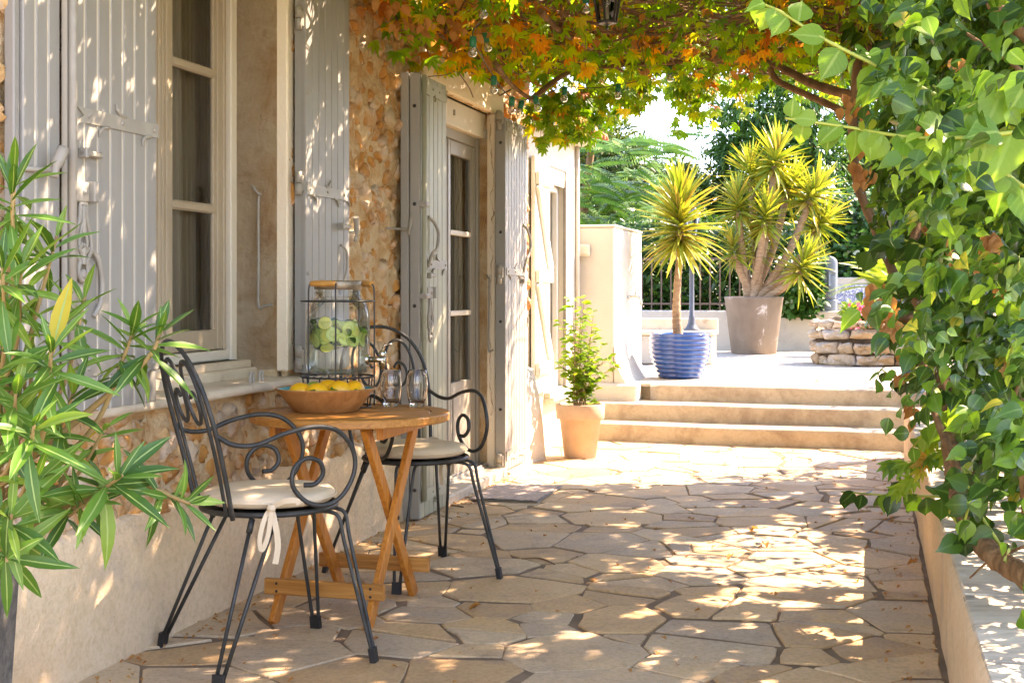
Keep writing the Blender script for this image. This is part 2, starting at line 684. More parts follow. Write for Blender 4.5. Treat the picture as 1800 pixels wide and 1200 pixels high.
def woodmat(name, c1, c2, c3, rough=0.5, axis=0, scale=3.0, spec=0.4, ring=22.0):
    st = [ring * 1.0, ring * 1.0, ring * 1.0]; st[axis] = 1.2
    m, nt, p, out = nodes_of(name)
    v = coords(nt, 'objr', tuple(st))
    f = noise_(nt, v, scale, 6, 0.62, 0.6)
    r = ramp(nt, [(0.3, c1), (0.5, c2), (0.72, c3)])
    nt.links.new(f, r.inputs[0])
    oi = nt.nodes.new('ShaderNodeObjectInfo')
    c = mixc(nt, mth(nt, 'MULTIPLY', oi.outputs['Random'], 0.35), r.outputs[0], c1)
    nt.links.new(c, p.inputs['Base Color'])
    p.inputs['Roughness'].default_value = rough
    p.inputs['Specular IOR Level'].default_value = spec
    b = nt.nodes.new('ShaderNodeBump'); b.inputs['Distance'].default_value = 1.0
    nt.links.new(mth(nt, 'MULTIPLY', f, 0.0012), b.inputs['Height'])
    nt.links.new(b.outputs[0], p.inputs['Normal'])
    return m


MAT = {}
MAT['flag'] = M('flagstone', [(0.15, (.42, .27, .145)), (0.3, (.60, .395, .21)), (0.42, (.66, .47, .28)), (0.52, (.52, .40, .285)), (0.62, (.64, .485, .315)), (0.72, (.46, .36, .27)), (0.85, (.64, .42, .20))], scale=2.6, detail=9, rough=0.7, bump=0.0022, bscale=130,
                mode='pos', rnd=0.62, dirt=(.30, .21, .14), dscale=3.6, dlo=.52, dhi=.78, speck=.22, sscale=55, bump2=0.004, b2scale=7, rvar=0.2)
MAT['joint'] = M('joint mortar', [(0.3, (.15, .10, .063)), (0.7, (.28, .20, .135))], scale=6, rough=0.9, bump=0.006, bscale=120, mode='pos')
MAT['palejoint'] = M('pale joint mortar', [(0.3, (.40, .35, .29)), (0.7, (.52, .46, .39))], scale=6, rough=0.9, bump=0.004, bscale=120, mode='pos')
MAT['paleflag'] = M('pale flagstone', [(0.25, (.40, .35, .29)), (0.5, (.48, .42, .355)), (0.75, (.44, .40, .36))], scale=2.2, detail=7, rough=0.75, bump=0.002, bscale=90, mode='pos', rnd=0.4)
MAT['mortar'] = M('wall mortar', [(0.25, (.27, .125, .04)), (0.40, (.50, .29, .125)), (0.52, (.60, .43, .26)), (0.62, (.66, .52, .35)), (0.72, (.46, .24, .085)), (0.85, (.30, .14, .045))], scale=6, detail=8, rough=0.92, bump=0.016, bscale=38, mode='pos', bump2=0.02, b2scale=14, dist=0.5)
MAT['rubble'] = M('rubble stone', [(0.22, (.42, .185, .05)), (0.36, (.56, .27, .075)), (0.48, (.60, .39, .19)), (0.6, (.54, .25, .06)), (0.70, (.62, .48, .32)), (0.80, (.44, .37, .29)), (0.9, (.34, .15, .05))],
                  scale=6, detail=7, rough=0.85, bump=0.012, bscale=30, mode='pos', rnd=0.6, dirt=(.60, .46, .31), dscale=7, dlo=.46, dhi=.60, bump2=0.016, b2scale=12)
MAT['plaster'] = M('cream plaster', [(0.3, (.86, .74, .60)), (0.55, (.90, .80, .66)), (0.8, (.90, .81, .68))], scale=2.2, detail=7, rough=0.88, bump=0.003, bscale=70, mode='pos', dirt=(.52, .39, .26), dscale=24, dlo=.68, dhi=.80, bump2=0.004, b2scale=9)
MAT['plinth'] = M('plinth render', [(0.3, (.68, .50, .33)), (0.6, (.76, .59, .42))], scale=2.5, detail=7, rough=0.92, bump=0.006, bscale=75, mode='pos', dirt=(.46, .36, .26), dscale=3.5, dlo=.54, dhi=.8, speck=.14, sscale=45)
MAT['white'] = M('white render', [(0.3, (.56, .53, .49)), (0.6, (.62, .585, .545))], scale=1.6, detail=6, rough=0.85, bump=0.002, bscale=60, mode='pos', dirt=(.50, .43, .34), dscale=2.2, dlo=.54, dhi=.9)
MAT['greywall'] = M('pale grey render', [(0.3, (.46, .43, .40)), (0.6, (.53, .50, .46))], scale=1.6, detail=6, rough=0.88, bump=0.002, bscale=60, mode='pos', dirt=(.33, .29, .25), dscale=2.5, dlo=.48, dhi=.80)
MAT['steps'] = M('step render', [(0.3, (.46, .37, .28)), (0.6, (.54, .45, .35))], scale=1.3, detail=7, rough=0.85, bump=0.002, bscale=60, mode='pos', dirt=(.30, .21, .135), dscale=3.4, dlo=.46, dhi=.72, speck=.12, sscale=40)
MAT['coping'] = M('worn parapet slab', [(0.3, (.40, .34, .265)), (0.45, (.56, .49, .40)), (0.7, (.68, .61, .51))], scale=5, detail=10, rough=0.9, bump=0.004, bscale=45, mode='pos', dirt=(.24, .20, .15), dscale=4, dlo=.52, dhi=.72, stretch=(.5, 2.5, 1))
MAT['paint'] = M('grey shutter paint', [(0.3, (.28, .274, .262)), (0.7, (.325, .32, .308))], scale=1.5, rough=0.5, bump=0.0006, bscale=25, mode='objr', stretch=(6, 6, 1), rnd=0.3, dirt=(.52, .49, .43), dscale=5, dlo=.68, dhi=.8)
MAT['litgroove'] = M('lit groove edge', [(0.3, (.60, .55, .47)), (0.7, (.66, .61, .53))], rough=0.5)  # pale colour stands for light caught along the near shutter's plank grooves
MAT['greenpaint'] = M('pale green shutter paint', [(0.3, (.33, .335, .255)), (0.7, (.38, .385, .30))], scale=1.5, rough=0.5, bump=0.0006, bscale=25, mode='objr', stretch=(6, 6, 1), rnd=0.3)
MAT['iron'] = M('painted grey iron', [(0.3, (.29, .27, .24)), (0.7, (.38, .36, .325))], scale=9, rough=0.5, bump=0.001, bscale=50)
MAT['whitepaint'] = M('white paint', [(0.3, (.72, .73, .74)), (0.7, (.80, .81, .82))], scale=2, rough=0.5)
MAT['frame'] = M('taupe window frame', [(0.3, (.40, .33, .25)), (0.7, (.47, .40, .31))], scale=3, rough=0.45, bump=0.0005, bscale=40)
MAT['whiteframe'] = M('off white frame', [(0.3, (.66, .61, .54)), (0.7, (.72, .68, .61))], scale=3, rough=0.5)
MAT['sill'] = M('stone sill', [(0.3, (.50, .41, .31)), (0.6, (.64, .55, .44))], scale=4, detail=7, rough=0.8, bump=0.003, bscale=60, mode='pos', dirt=(.36, .26, .17), dscale=6, dlo=.56, dhi=.72)
MAT['black'] = M('black rubber', [(0.4, (.012, .011, .010)), (0.6, (.025, .023, .021))], rough=0.6)
MAT['wrought'] = M('dark wrought iron', [(0.3, (.030, .031, .030)), (0.7, (.060, .062, .060))], scale=20, rough=0.45, bump=0.0004, bscale=200, metallic=0.3)
MAT['doorframe'] = M('grey door frame', [(0.3, (.27, .25, .22)), (0.7, (.32, .30, .265))], scale=3, rough=0.4)
MAT['cushion'] = M('cream cotton', [(0.3, (.66, .53, .38)), (0.7, (.74, .61, .46))], scale=3, rough=0.95, bump=0.0008, bscale=500, bump2=0.004, b2scale=7)
MAT['teak'] = woodmat('teak', (.34, .125, .026), (.54, .235, .055), (.68, .35, .11), rough=0.45, axis=0)
MAT['teaky'] = woodmat('teak leg', (.38, .12, .018), (.58, .20, .03), (.68, .29, .055), rough=0.4, axis=2)
MAT['bowl'] = woodmat('bowl wood', (.30, .135, .045), (.44, .21, .075), (.55, .30, .125), rough=0.35, axis=2, ring=8)
MAT['handle'] = woodmat('handle wood', (.45, .20, .045), (.58, .28, .07), (.66, .36, .11), rough=0.4, axis=0)
MAT['teal'] = M('teal glaze', [(0.35, (.05, .30, .33)), (0.6, (.12, .42, .42)), (0.8, (.5, .52, .40))], scale=14, rough=0.25)
MAT['lemon'] = M('lemon peel', [(0.3, (.84, .40, .010)), (0.7, (.90, .50, .020))], scale=6, rough=0.35, bump=0.0012, bscale=220, spec=0.5)
MAT['lime'] = M('lime peel', [(0.3, (.22, .40, .03)), (0.7, (.33, .50, .05))], scale=6, rough=0.35, bump=0.001, bscale=220)
MAT['metal'] = M('brushed steel', [(0.3, (.55, .53, .50)), (0.7, (.68, .66, .62))], scale=8, rough=0.22, metallic=1.0)
MAT['lid'] = M('aged lid', [(0.3, (.17, .12, .085)), (0.6, (.34, .29, .23))], scale=14, rough=0.4, metallic=0.6)
MAT['mat'] = M('coir mat', [(0.3, (.40, .31, .27)), (0.6, (.58, .47, .42)), (0.8, (.66, .56, .51))], scale=60, rough=1.0, bump=0.0012, bscale=350, mode='obj')
MAT['rubber'] = M('grey rubber', [(0.4, (.22, .20, .18)), (0.6, (.30, .275, .25))], rough=0.8)
MAT['terracotta'] = M('terracotta', [(0.25, (.46, .32, .24)), (0.5, (.53, .395, .31)), (0.75, (.58, .46, .38))], scale=5, detail=7, rough=0.85, bump=0.0015, bscale=80, dirt=(.54, .42, .32), dscale=4, dlo=.54, dhi=.75)
MAT['blue'] = M('blue glaze', [(0.3, (.006, .04, .22)), (0.6, (.010, .075, .31)), (0.85, (.035, .14, .40))], scale=5, rough=0.12, spec=0.6, coat=0.6)
MAT['greypot'] = M('weathered grey pot', [(0.25, (.14, .10, .078)), (0.5, (.22, .17, .135)), (0.75, (.29, .235, .19))], scale=2.6, detail=7, rough=0.7, mode='obj', dirt=(.60, .55, .50), dscale=5, dlo=.60, dhi=.68, stretch=(1, 1, .6))
MAT['darkpot'] = M('dark stone pot', [(0.3, (.055, .05, .045)), (0.6, (.12, .11, .10)), (0.8, (.20, .18, .16))], scale=40, rough=0.85, bump=0.002, bscale=150)
MAT['soil'] = M('soil', [(0.3, (.045, .03, .02)), (0.7, (.10, .07, .045))], scale=30, rough=1, bump=0.01, bscale=80)
MAT['bark'] = M('vine bark', [(0.25, (.10, .058, .034)), (0.5, (.22, .13, .078)), (0.75, (.36, .235, .15))], scale=9, rough=0.95, bump=0.006, bscale=45, mode='pos', stretch=(1, 1, .35))
MAT['palebark'] = M('shrub bark', [(0.25, (.06, .034, .015)), (0.48, (.19, .10, .042)), (0.75, (.33, .20, .10))], scale=26, rough=0.9, bump=0.008, bscale=60, mode='pos', stretch=(1, 1, .4))
MAT['stem'] = M('green brown stem', [(0.3, (.24, .15, .06)), (0.7, (.33, .24, .10))], scale=16, rough=0.8, bump=0.001, bscale=60)
MAT['shoot'] = M('yellow green shoot', [(0.3, (.26, .33, .04)), (0.7, (.36, .42, .08))], scale=9, rough=0.5)
MAT['trunk'] = M('yucca trunk', [(0.25, (.22, .13, .08)), (0.5, (.38, .25, .16)), (0.75, (.50, .36, .25))], scale=30, rough=0.95, bump=0.008, bscale=70, stretch=(.5, .5, 2))
MAT['rail'] = M('brown railing paint', [(0.3, (.10, .065, .05)), (0.7, (.16, .11, .085))], scale=9, rough=0.5)
MAT['lamppost'] = M('slate grey paint', [(0.3, (.05, .065, .085)), (0.7, (.085, .10, .125))], scale=9, rough=0.45)
MAT['statue'] = M('blue grey cast stone', [(0.3, (.12, .155, .20)), (0.6, (.17, .21, .26))], scale=5, rough=0.85, bump=0.001, bscale=60)
MAT['drystone'] = M('dry stone', [(0.22, (.24, .16, .10)), (0.4, (.42, .29, .18)), (0.55, (.38, .33, .28)), (0.7, (.48, .37, .26)), (0.85, (.28, .24, .20))], scale=5, detail=8, rough=0.9, bump=0.012, bscale=32, mode='pos', rnd=0.5, dirt=(.56, .50, .43), dscale=9, dlo=.52, dhi=.66)
MAT['tile'] = M('clay roof tile', [(0.3, (.42, .16, .085)), (0.6, (.56, .26, .15)), (0.8, (.62, .38, .26))], scale=6, rough=0.85, bump=0.002, bscale=60, mode='pos', rnd=0.5)
MAT['greensocket'] = M('green plastic', [(0.4, (.008, .16, .085)), (0.6, (.015, .23, .13))], rough=0.35)
MAT['cable'] = M('dull green cable', [(0.4, (.06, .06, .035)), (0.6, (.10, .09, .05))], rough=0.6)
MAT['lantern'] = M('black lantern metal', [(0.4, (.010, .010, .011)), (0.6, (.022, .022, .024))], rough=0.35, spec=0.6)
MAT['timber'] = M('old pergola timber', [(0.3, (.13, .075, .045)), (0.7, (.24, .15, .09))], scale=6, rough=0.9, bump=0.003, bscale=30, stretch=(.3, 3, 3))
MAT['curtain'] = M('linen curtain', [(0.3, (.46, .39, .30)), (0.7, (.56, .49, .39))], scale=3, rough=0.95, stretch=(30, 30, .4))
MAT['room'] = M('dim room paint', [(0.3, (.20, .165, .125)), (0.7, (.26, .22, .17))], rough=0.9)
MAT['earth'] = M('garden earth', [(0.3, (.14, .10, .06)), (0.6, (.24, .19, .12)), (0.8, (.13, .15, .06))], scale=0.8, rough=1, mode='pos')
MAT['boxplastic'] = M('ivory plastic', [(0.4, (.62, .58, .50)), (0.6, (.68, .64, .56))], rough=0.45)
MAT['glass'] = clearmat('window glass', (.86, .86, .83), refl=1.0, ior=1.75, rough=0.01)
MAT['jar'] = clearmat('jar glass', (.98, .99, .98), refl=0.75, ior=1.45, rough=0.01)
MAT['water'] = clearmat('cloudy lemon water', (.97, .985, .95), refl=0.4, ior=1.33, milk=0.10, milkcol=(.90, .92, .82))
MAT['bulb'] = clearmat('clear bulb glass', (.92, .92, .90), refl=1.0, ior=1.6, milk=0.15, milkcol=(.85, .84, .80))
m_, nt_, p_, o_ = nodes_of('tumbler glass')
setp(p_, Roughness=0.0, IOR=1.45); p_.inputs['Transmission Weight'].default_value = 1.0
MAT['tumbler'] = m_
# leaves
MAT['L_oleander'] = leafmat('oleander leaf', [(0.0, (.04, .12, .02)), (0.4, (.075, .20, .028)), (0.75, (.12, .27, .04)), (0.993, (.20, .34, .05)), (0.9995, (.62, .42, .02))], rib=(.30, .42, .12), transl=0.34)
MAT['L_climber'] = leafmat('climber leaf', [(0.0, (.018, .06, .011)), (0.4, (.030, .088, .011)), (0.66, (.052, .135, .015)), (0.85, (.095, .215, .02)), (0.965, (.17, .31, .03)), (1.0, (.36, .33, .05))], rib=(.08, .17, .03), transl=0.22, rough=0.30, spec=0.42, veins=True)
MAT['L_shoot'] = leafmat('young climber leaf', [(0.0, (.11, .27, .025)), (0.5, (.17, .35, .03)), (1.0, (.25, .42, .06))], rib=(.28, .44, .08), transl=0.42, rough=0.4, veins=True)
MAT['L_dry'] = leafmat('dry leaf', [(0.0, (.40, .17, .05)), (0.5, (.58, .31, .13)), (1.0, (.52, .22, .07))], transl=0.35, rough=0.8)
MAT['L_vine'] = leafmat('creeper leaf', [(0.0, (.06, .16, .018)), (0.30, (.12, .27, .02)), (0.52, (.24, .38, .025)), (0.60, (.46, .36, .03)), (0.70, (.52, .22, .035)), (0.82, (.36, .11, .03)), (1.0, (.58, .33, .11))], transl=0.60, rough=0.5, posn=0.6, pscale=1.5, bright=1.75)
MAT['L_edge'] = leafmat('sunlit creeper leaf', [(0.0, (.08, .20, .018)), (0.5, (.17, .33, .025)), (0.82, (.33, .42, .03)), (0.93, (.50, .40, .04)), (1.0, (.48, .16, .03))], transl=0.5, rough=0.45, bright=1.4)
MAT['L_yucca'] = leafmat('yucca blade', [(0.0, (.17, .25, .03)), (0.4, (.30, .34, .045)), (0.8, (.42, .40, .06)), (0.95, (.42, .29, .07))], rib=(.20, .34, .05), transl=0.3, rough=0.4)
MAT['L_shrub'] = leafmat('light green shrub leaf', [(0.0, (.11, .25, .025)), (0.6, (.20, .35, .03)), (1.0, (.30, .42, .05))], transl=0.42, rough=0.45)
MAT['L_hedge'] = leafmat('laurel hedge leaf', [(0.0, (.016, .065, .01)), (0.5, (.036, .11, .016)), (0.85, (.07, .17, .025)), (1.0, (.13, .25, .04))], transl=0.28, rough=0.35)
MAT['L_dark'] = leafmat('dark tree leaf', [(0.0, (.03, .11, .03)), (0.5, (.06, .175, .04)), (1.0, (.12, .26, .055))], transl=0.3, rough=0.45)
MAT['L_olive'] = leafmat('grey green leaf', [(0.0, (.045, .09, .03)), (0.5, (.08, .14, .045)), (1.0, (.15, .21, .06))], transl=0.28, rough=0.5)
MAT['L_ivy'] = leafmat('ivy leaf', [(0.0, (.02, .085, .02)), (0.6, (.05, .16, .03)), (0.9, (.10, .25, .04)), (1.0, (.60, .64, .50))], transl=0.3, rough=0.35)
MAT['L_frond'] = leafmat('frond leaf', [(0.0, (.05, .16, .015)), (0.5, (.09, .24, .022)), (1.0, (.16, .31, .035))], transl=0.36, rough=0.4)
MAT['L_palm'] = leafmat('palm leaf', [(0.0, (.15, .27, .03)), (0.6, (.25, .36, .045)), (1.0, (.35, .42, .07))], transl=0.35, rough=0.4)
MAT['petal'] = leafmat('pink petal', [(0.0, (.62, .07, .22)), (1.0, (.74, .16, .34))], transl=0.4, rough=0.6)
# ------------------------------------------------------------------ where the sun gets through the foliage
def sunlit_spot(u, w, z=0.0):
    """True where the photograph shows full sun on the paving (u, w) or on the house wall"""
    if w < -2.30: return u > 8.62
    ub = 7.87 + (w + 1.965) * 0.735
    nz = mnoise.noise(Vector((u * 1.6, w * 1.6, 3.1)))
    if u > ub + nz * 0.22: return True
    # bright patch on the paving beside the parapet
    if w > 0.0: return False
    du, dw = (u - 5.95) / 0.72, (w + 0.42) / 0.50
    nz2 = mnoise.noise(Vector((u * 2.6, w * 2.6, 9.7))) + .5 * mnoise.noise(Vector((u * 7, w * 7, 4.2)))
    return du * du + dw * dw < 1.0 + nz2 * 2.0


def dapple(a, b, wall):
    lo = mnoise.noise(Vector((a * .8, b * .8, 31.0)))
    hi = mnoise.noise(Vector((a * 4.6, b * (3.0 if wall else 8.0), 17.0)))
    return hi > ((.34 if a > 5 else .50) if wall else .20) - .22 * lo


def sun_hit(p):
    """where the sunbeam through p lands: wall-frame (u, w, z)"""
    u, w = toW(p)
    su, sw = toW(SUN)
    t = p[2] / SUN.z
    gu, gw = u - su * t, w - sw * t
    if gw < -2.34:
        t2 = (w + 2.34) / sw
        return u - su * t2, -2.34, p[2] - SUN.z * t2
    return gu, gw, 0.0


def shades_sun(p, rng, keep=0.04):
    u, w, z = sun_hit(p)
    if w < -2.3: d = dapple(u, z, True)
    else: d = dapple(u, w, False)
    return (sunlit_spot(u, w, z) or d) and rng.random() > keep


# ------------------------------------------------------------------ ground, terrace, steps, upper terrace
def sheet(name, pts, z, mat, parent=None, kind='structure'):
    m = MB()
    m.add([WF(u, w, z) for u, w in pts], [tuple(range(len(pts)))])
    o = m.build(name, mat, parent)
    if kind: o['kind'] = kind
    return o


gm = MB()
gm.add([(-400, -300, -0.10), (400, -300, -0.10), (400, 600, -0.10), (-400, 600, -0.10)], [(0, 1, 2, 3)])
tag(gm.build('ground', MAT['earth']), kind='structure')

sheet('forecourt', [(-14, -9), (-14, 9), (1.0, 9), (1.0, -9)], -0.02, MAT['paleflag'])
rng = random.Random(11)
terrace = sheet('terrace_floor', [(1.0, -2.36), (1.0, 0.235), (10.9, 0.235), (10.9, -2.36)], -0.0045, MAT['joint'])
pts = [(u, w) for u, w in seeds(400, 1.2, 10.6, -2.3 / 1.35, 0.24 / 1.35, 0.54, rng, var=0.68)]
pts = [(u, w * 1.35) for u, w in pts]
wts = [rng.uniform(-0.14, 0.14) for _ in pts]
gaps = {}
def flag_gap(i, j):
    k = (min(i, j), max(i, j))
    if k not in gaps: gaps[k] = rng.choice((0.003, 0.006, 0.008, 0.013, 0.024, 0.040, 0.007))
    return gaps[k]
MT = Matrix(((S15, C15, 0, 0), (C15, -S15, 0, 0), (0, 0, 1, 0), (0, 0, 0, 1)))   # (u, w, z) to world; mirrored
def shards(cs, rng, p=.42, g=(.006, .022)):
    for P in cs:
        if not P or area(P) < .004: continue
        if area(P) > .07 and rng.random() < p:
            cx = sum(q[0] for q in P) / len(P) + rng.uniform(-.09, .09); cy_ = sum(q[1] for q in P) / len(P) + rng.uniform(-.09, .09)
            a = rng.uniform(0, math.pi); nx, ny = math.cos(a), math.sin(a); c = nx * cx + ny * cy_; h = rng.uniform(*g) / 2
            for Q in (clip(P, nx, ny, c - h), clip(P, -nx, -ny, -c - h)):
                if len(Q) >= 3 and area(Q) > .004: yield Q
        else: yield P
for i, P in enumerate(shards(cells(pts, 1.0, 10.45, -2.34, 0.215, flag_gap, wts), rng)):
    P = polish(P, 0.045, 0.004, rng)
    if len(P) < 3: continue
    P = [WF(u, w)[:2] for u, w in P]
    cx = sum(p[0] for p in P) / len(P); cy_ = sum(p[1] for p in P) / len(P)
    if cy_ < 3.0: continue
    m = slab_stone([(x - cx, y - cy_) for x, y in P], -0.03, rng.uniform(-0.0015, 0.004), 0.0026, rng, 0.005)
    inst('flagstone', m.mesh('flagstone', MAT['flag']), terrace, loc=(cx, cy_, 0))


def step_block(name, u_mid, bulge, z0, z1, w0, w1, mat, u_back):
    """a step with a slightly bowed front edge and a rounded nosing"""
    n = 70
    m = MB()
    prof = [(0.0, z0), (0.0, z1 - 0.022), (0.006, z1 - 0.008), (0.02, z1)]
    vs = []
    for k in range(n + 1):
        w = w0 + (w1 - w0) * k / n
        t = (k / n) * 2 - 1
        uf = u_mid - bulge * (1 - t * t) + 0.010 * mnoise.noise(Vector((w * 2, u_mid, 0))) + 0.005 * mnoise.noise(Vector((w * 9, u_mid, 3)))
        for du, z in prof: vs.append(WF(uf + du, w, z + (0.006 * mnoise.noise(Vector((w * 2.3, z * 3, u_mid))) if z > z0 else 0)))
        vs.append(WF(u_back, w, z1))
    q = len(prof) + 1
    fs = []
    for k in range(n):
        for j in range(q - 1):
            fs.append((k * q + j, k * q + j + 1, (k + 1) * q + j + 1, (k + 1) * q + j))
    m.add(vs, fs, True)
    for k in (0, n):
        f = [k * q + j for j in range(q)]
        b = len(m.v); m.add([vs[f[-1]] - Vector((0, 0, z1 - z0))], [])
        f = f + [b]
        m.f.append(f if k == 0 else f[::-1]); m.sm.append(False)
    o = m.build(name, mat)
    return tag(o, kind='structure')


ST = [(10.36, .137), (10.66, .274), (10.93, .41)]
step_block('lower_step', 10.36, 0.14, -0.05, .137, -2.34, 2.6, MAT['steps'], 10.9)
step_block('middle_step', 10.66, 0.14, .06, .274, -2.34, 3.4, MAT['steps'], 11.2)
step_block('upper_step', 10.94, 0.15, .20, .405, -1.75, 4.2, MAT['steps'], 11.4)

upper = sheet('upper_terrace', [(11.05, -2.6), (11.05, 6.0), (19.0, 6.0), (19.0, -2.6)], .403, MAT['palejoint'])
rng = random.Random(5)
pts = seeds(260, 11.1, 17.4, -2.0, 4.4, 0.50, rng, var=0.4)
wts = [rng.uniform(-0.12, 0.12) for _ in pts]
gaps = {}
for P in cells(pts, 11.0, 17.6, -2.2, 4.6, flag_gap, wts):
    if not P or area(P) < 0.01: continue
    P = polish(P, 0.10, 0.006, rng)
    P = [WF(u, w)[:2] for u, w in P]
    cx = sum(p[0] for p in P) / len(P); cy_ = sum(p[1] for p in P) / len(P)
    m = slab_stone([(x - cx, y - cy_) for x, y in P], -0.02, rng.uniform(.003, .007), 0.004, rng, 0.002)
    inst('flagstone', m.mesh('flagstone', MAT['paleflag']), upper, loc=(cx, cy_, .403))
m = MB()
m.add([WF(u, w, z) for u, w, z in ((11.06, -2.6, -.1), (11.06, 6, -.1), (11.06, 6, .402), (11.06, -2.6, .402))], [(0, 1, 2, 3)])
tag(m.build('terrace_bank', MAT['steps']), kind='structure')

# low parapet along the right of the terrace: plaster face, worn slab on top
par = thing('parapet_wall', 'low plaster parapet with a broad weathered grey slab running along the right of the terrace', 'low wall', WF(0, .23), 0)
par.rotation_euler = (0, 0, R(75))
m = MB()
n = 60
for_v = []
for k in range(n + 1):
    u = 1.0 + (9.85 - 1.0) * k / n
    for d, z in ((0.0, -.05), (0.0, .12), (0.002, .26), (0.004, .333), (0.016, .350)):
        j = 0.006 * mnoise.noise(Vector((u * 3, z * 8, 2.0))) + 0.003 * mnoise.noise(Vector((u * 14, z * 20, 5.0)))
        for_v.append((u, -d + j - 0.001, z + (0.004 * mnoise.noise(Vector((u * 6, 1, 1))) if z > .3 else 0)))
fs = [(k * 5 + j, k * 5 + j + 1, (k + 1) * 5 + j + 1, (k + 1) * 5 + j) for k in range(n) for j in range(4)]
m.add(for_v, [f[::-1] for f in fs], True)
m.add([(9.85, 0, -.05), (9.85, -1.0, -.05), (9.85, -1.0, .35), (9.85, -.012, .35)], [(3, 2, 1, 0)])
m.build('plaster_face', MAT['plinth'], par)
m = MB()
rng = random.Random(3)
u = 1.0
while u < 9.84:
    L = rng.uniform(0.7, 1.3); u1 = min(u + L, 9.85)
    k = MB(); k.box(u + .002, u1 - .002, -.98, -.014, .32, .352 + rng.uniform(0, .003), .006)
    k.build('coping_slab', MAT['coping'], par)
    u = u1

# ------------------------------------------------------------------ the house: local x along the wall, y into it, z up
house = thing('stone_house', 'ochre rubble stone house front with cream plaster surrounds and grey shutters on the left', 'house', tuple(WF(0, -2.34)), R(75))
WIN = (3.95, 5.10, .82, 2.78)
DOOR = (6.93, 8.25, .0, 2.31)
UEND = 9.05


def in_open(u, z, mg=0.0):
    return (WIN[0] - mg < u < WIN[1] + mg and WIN[2] - mg < z < WIN[3] + mg) or (DOOR[0] - mg < u < DOOR[1] + mg and z < DOOR[3] + mg)


core = MB()
for a in ((1.4, WIN[0], -.05, 3.2), (WIN[1], DOOR[0], -.05, 3.2), (DOOR[1], UEND, -.05, 3.2), (WIN[0], WIN[1], -.05, WIN[2] - .04), (WIN[0], WIN[1], WIN[3], 3.2), (DOOR[0], DOOR[1], DOOR[3], 3.2)):
    core.box(a[0], a[1], .035, .36, a[2], a[3])
core.build('wall_core', MAT['mortar'], house)


def relief(u, z):
    e = min(1.0, max(0.0, (u - 8.6) / .4))
    return 0.010 - 0.020 * mnoise.noise(Vector((u * 5, z * 5, 1.3))) - 0.030 * mnoise.noise(Vector((u * 11, z * 11, 7.7))) - 0.016 * mnoise.noise(Vector((u * 23, z * 23, 2.2))) - 0.02 * e


m = MB()
du = .02
nu, nz = int((UEND - 2.6) / du), int((2.95 - .38) / du)
vs = []
for j in range(nz + 1):
    for i in range(nu + 1):
        u, z = 2.6 + du * i, .38 + du * j
        vs.append((u, relief(u, z), z))
fs = []
for j in range(nz):
    for i in range(nu):
        u, z = 2.6 + du * (i + .5), .38 + du * (j + .5)
        if in_open(u, z): continue
        a = j * (nu + 1) + i
        fs.append((a, a + 1, a + nu + 2, a + nu + 1))
m.add(vs, fs, True)
wall = m.build('mortar_face', MAT['mortar'], house)
# rubble stones set in the mortar: the largest in view are parts, the rest one mass
rng = random.Random(21)
zones = [(3.0, 3.34, .5, 2.6), (3.2, 6.9, .44, .80), (5.14, 6.75, .5, 2.75), (8.42, 9.06, .45, 2.75), (6.75, 8.5, 2.5, 2.9)]
stones = []
for a in zones:
    P0 = seeds(900, a[0], a[1], a[2], a[3], .108, rng, 9000, var=.6)
    w_ = [rng.uniform(-.02, .02) for _ in P0]
    for P in cells(P0, a[0] - .01, a[1] + .01, a[2] - .02, a[3] + .02, lambda i, j: rng.uniform(.003, .022), w_, 16):
        if not P or area(P) < .0016: continue
        if rng.random() < .13: continue
        cx = sum(p[0] for p in P) / len(P); cz = sum(p[1] for p in P) / len(P)
        if in_open(cx, cz, .05): continue
        if cx < 8.42 and cx > 8.2 and cz < 2.5: continue
        P = polish(P, .17, .008, rng)
        while len(P) > 10: P.pop(rng.randrange(len(P)))
        if len(P) < 4: continue
        stones.append((area(P), cx, cz, P))
def stone_score(s):
    p = house.matrix_basis @ Vector((s[1], 0, s[2]))
    x, y = proj(p)
    seen = -20 < x < 1000 and -20 < y < 900
    hid = 3.34 < s[1] < 3.94 or 5.08 < s[1] < 5.56 and s[2] > .83 or s[2] > 2.6
    return (s[0] / p.y ** 2) * (1 if seen else .01) * (.05 if hid else 1)
house.rotation_euler = (0, 0, R(75))
bpy.context.view_layer.update()
stones.sort(key=stone_score, reverse=True)
rest = MB()
RX = Matrix.Rotation(R(90), 4, 'X')     # (x, y, z) -> (x, -z, y): domes bulge out of the wall
for k, (ar, cx, cz, P) in enumerate(stones):
    h = rng.uniform(.011, .040) * (1.25 if cx > 8.4 else 1)
    m = dome_stone([(x - cx, y - cz) for x, y in P], h, rng, base=-.014)
    r0 = relief(cx, cz)
    tr = Matrix.Translation((cx, r0, cz)) @ RX
    if k < 290:
        inst('stone', m.mesh('stone', MAT['rubble']), house, mat4=tr)
    else:
        rest.add([tr @ Vector(v) for v in m.v], m.f, True)
rest.build('small_stones', MAT['rubble'], house, kind='stuff')

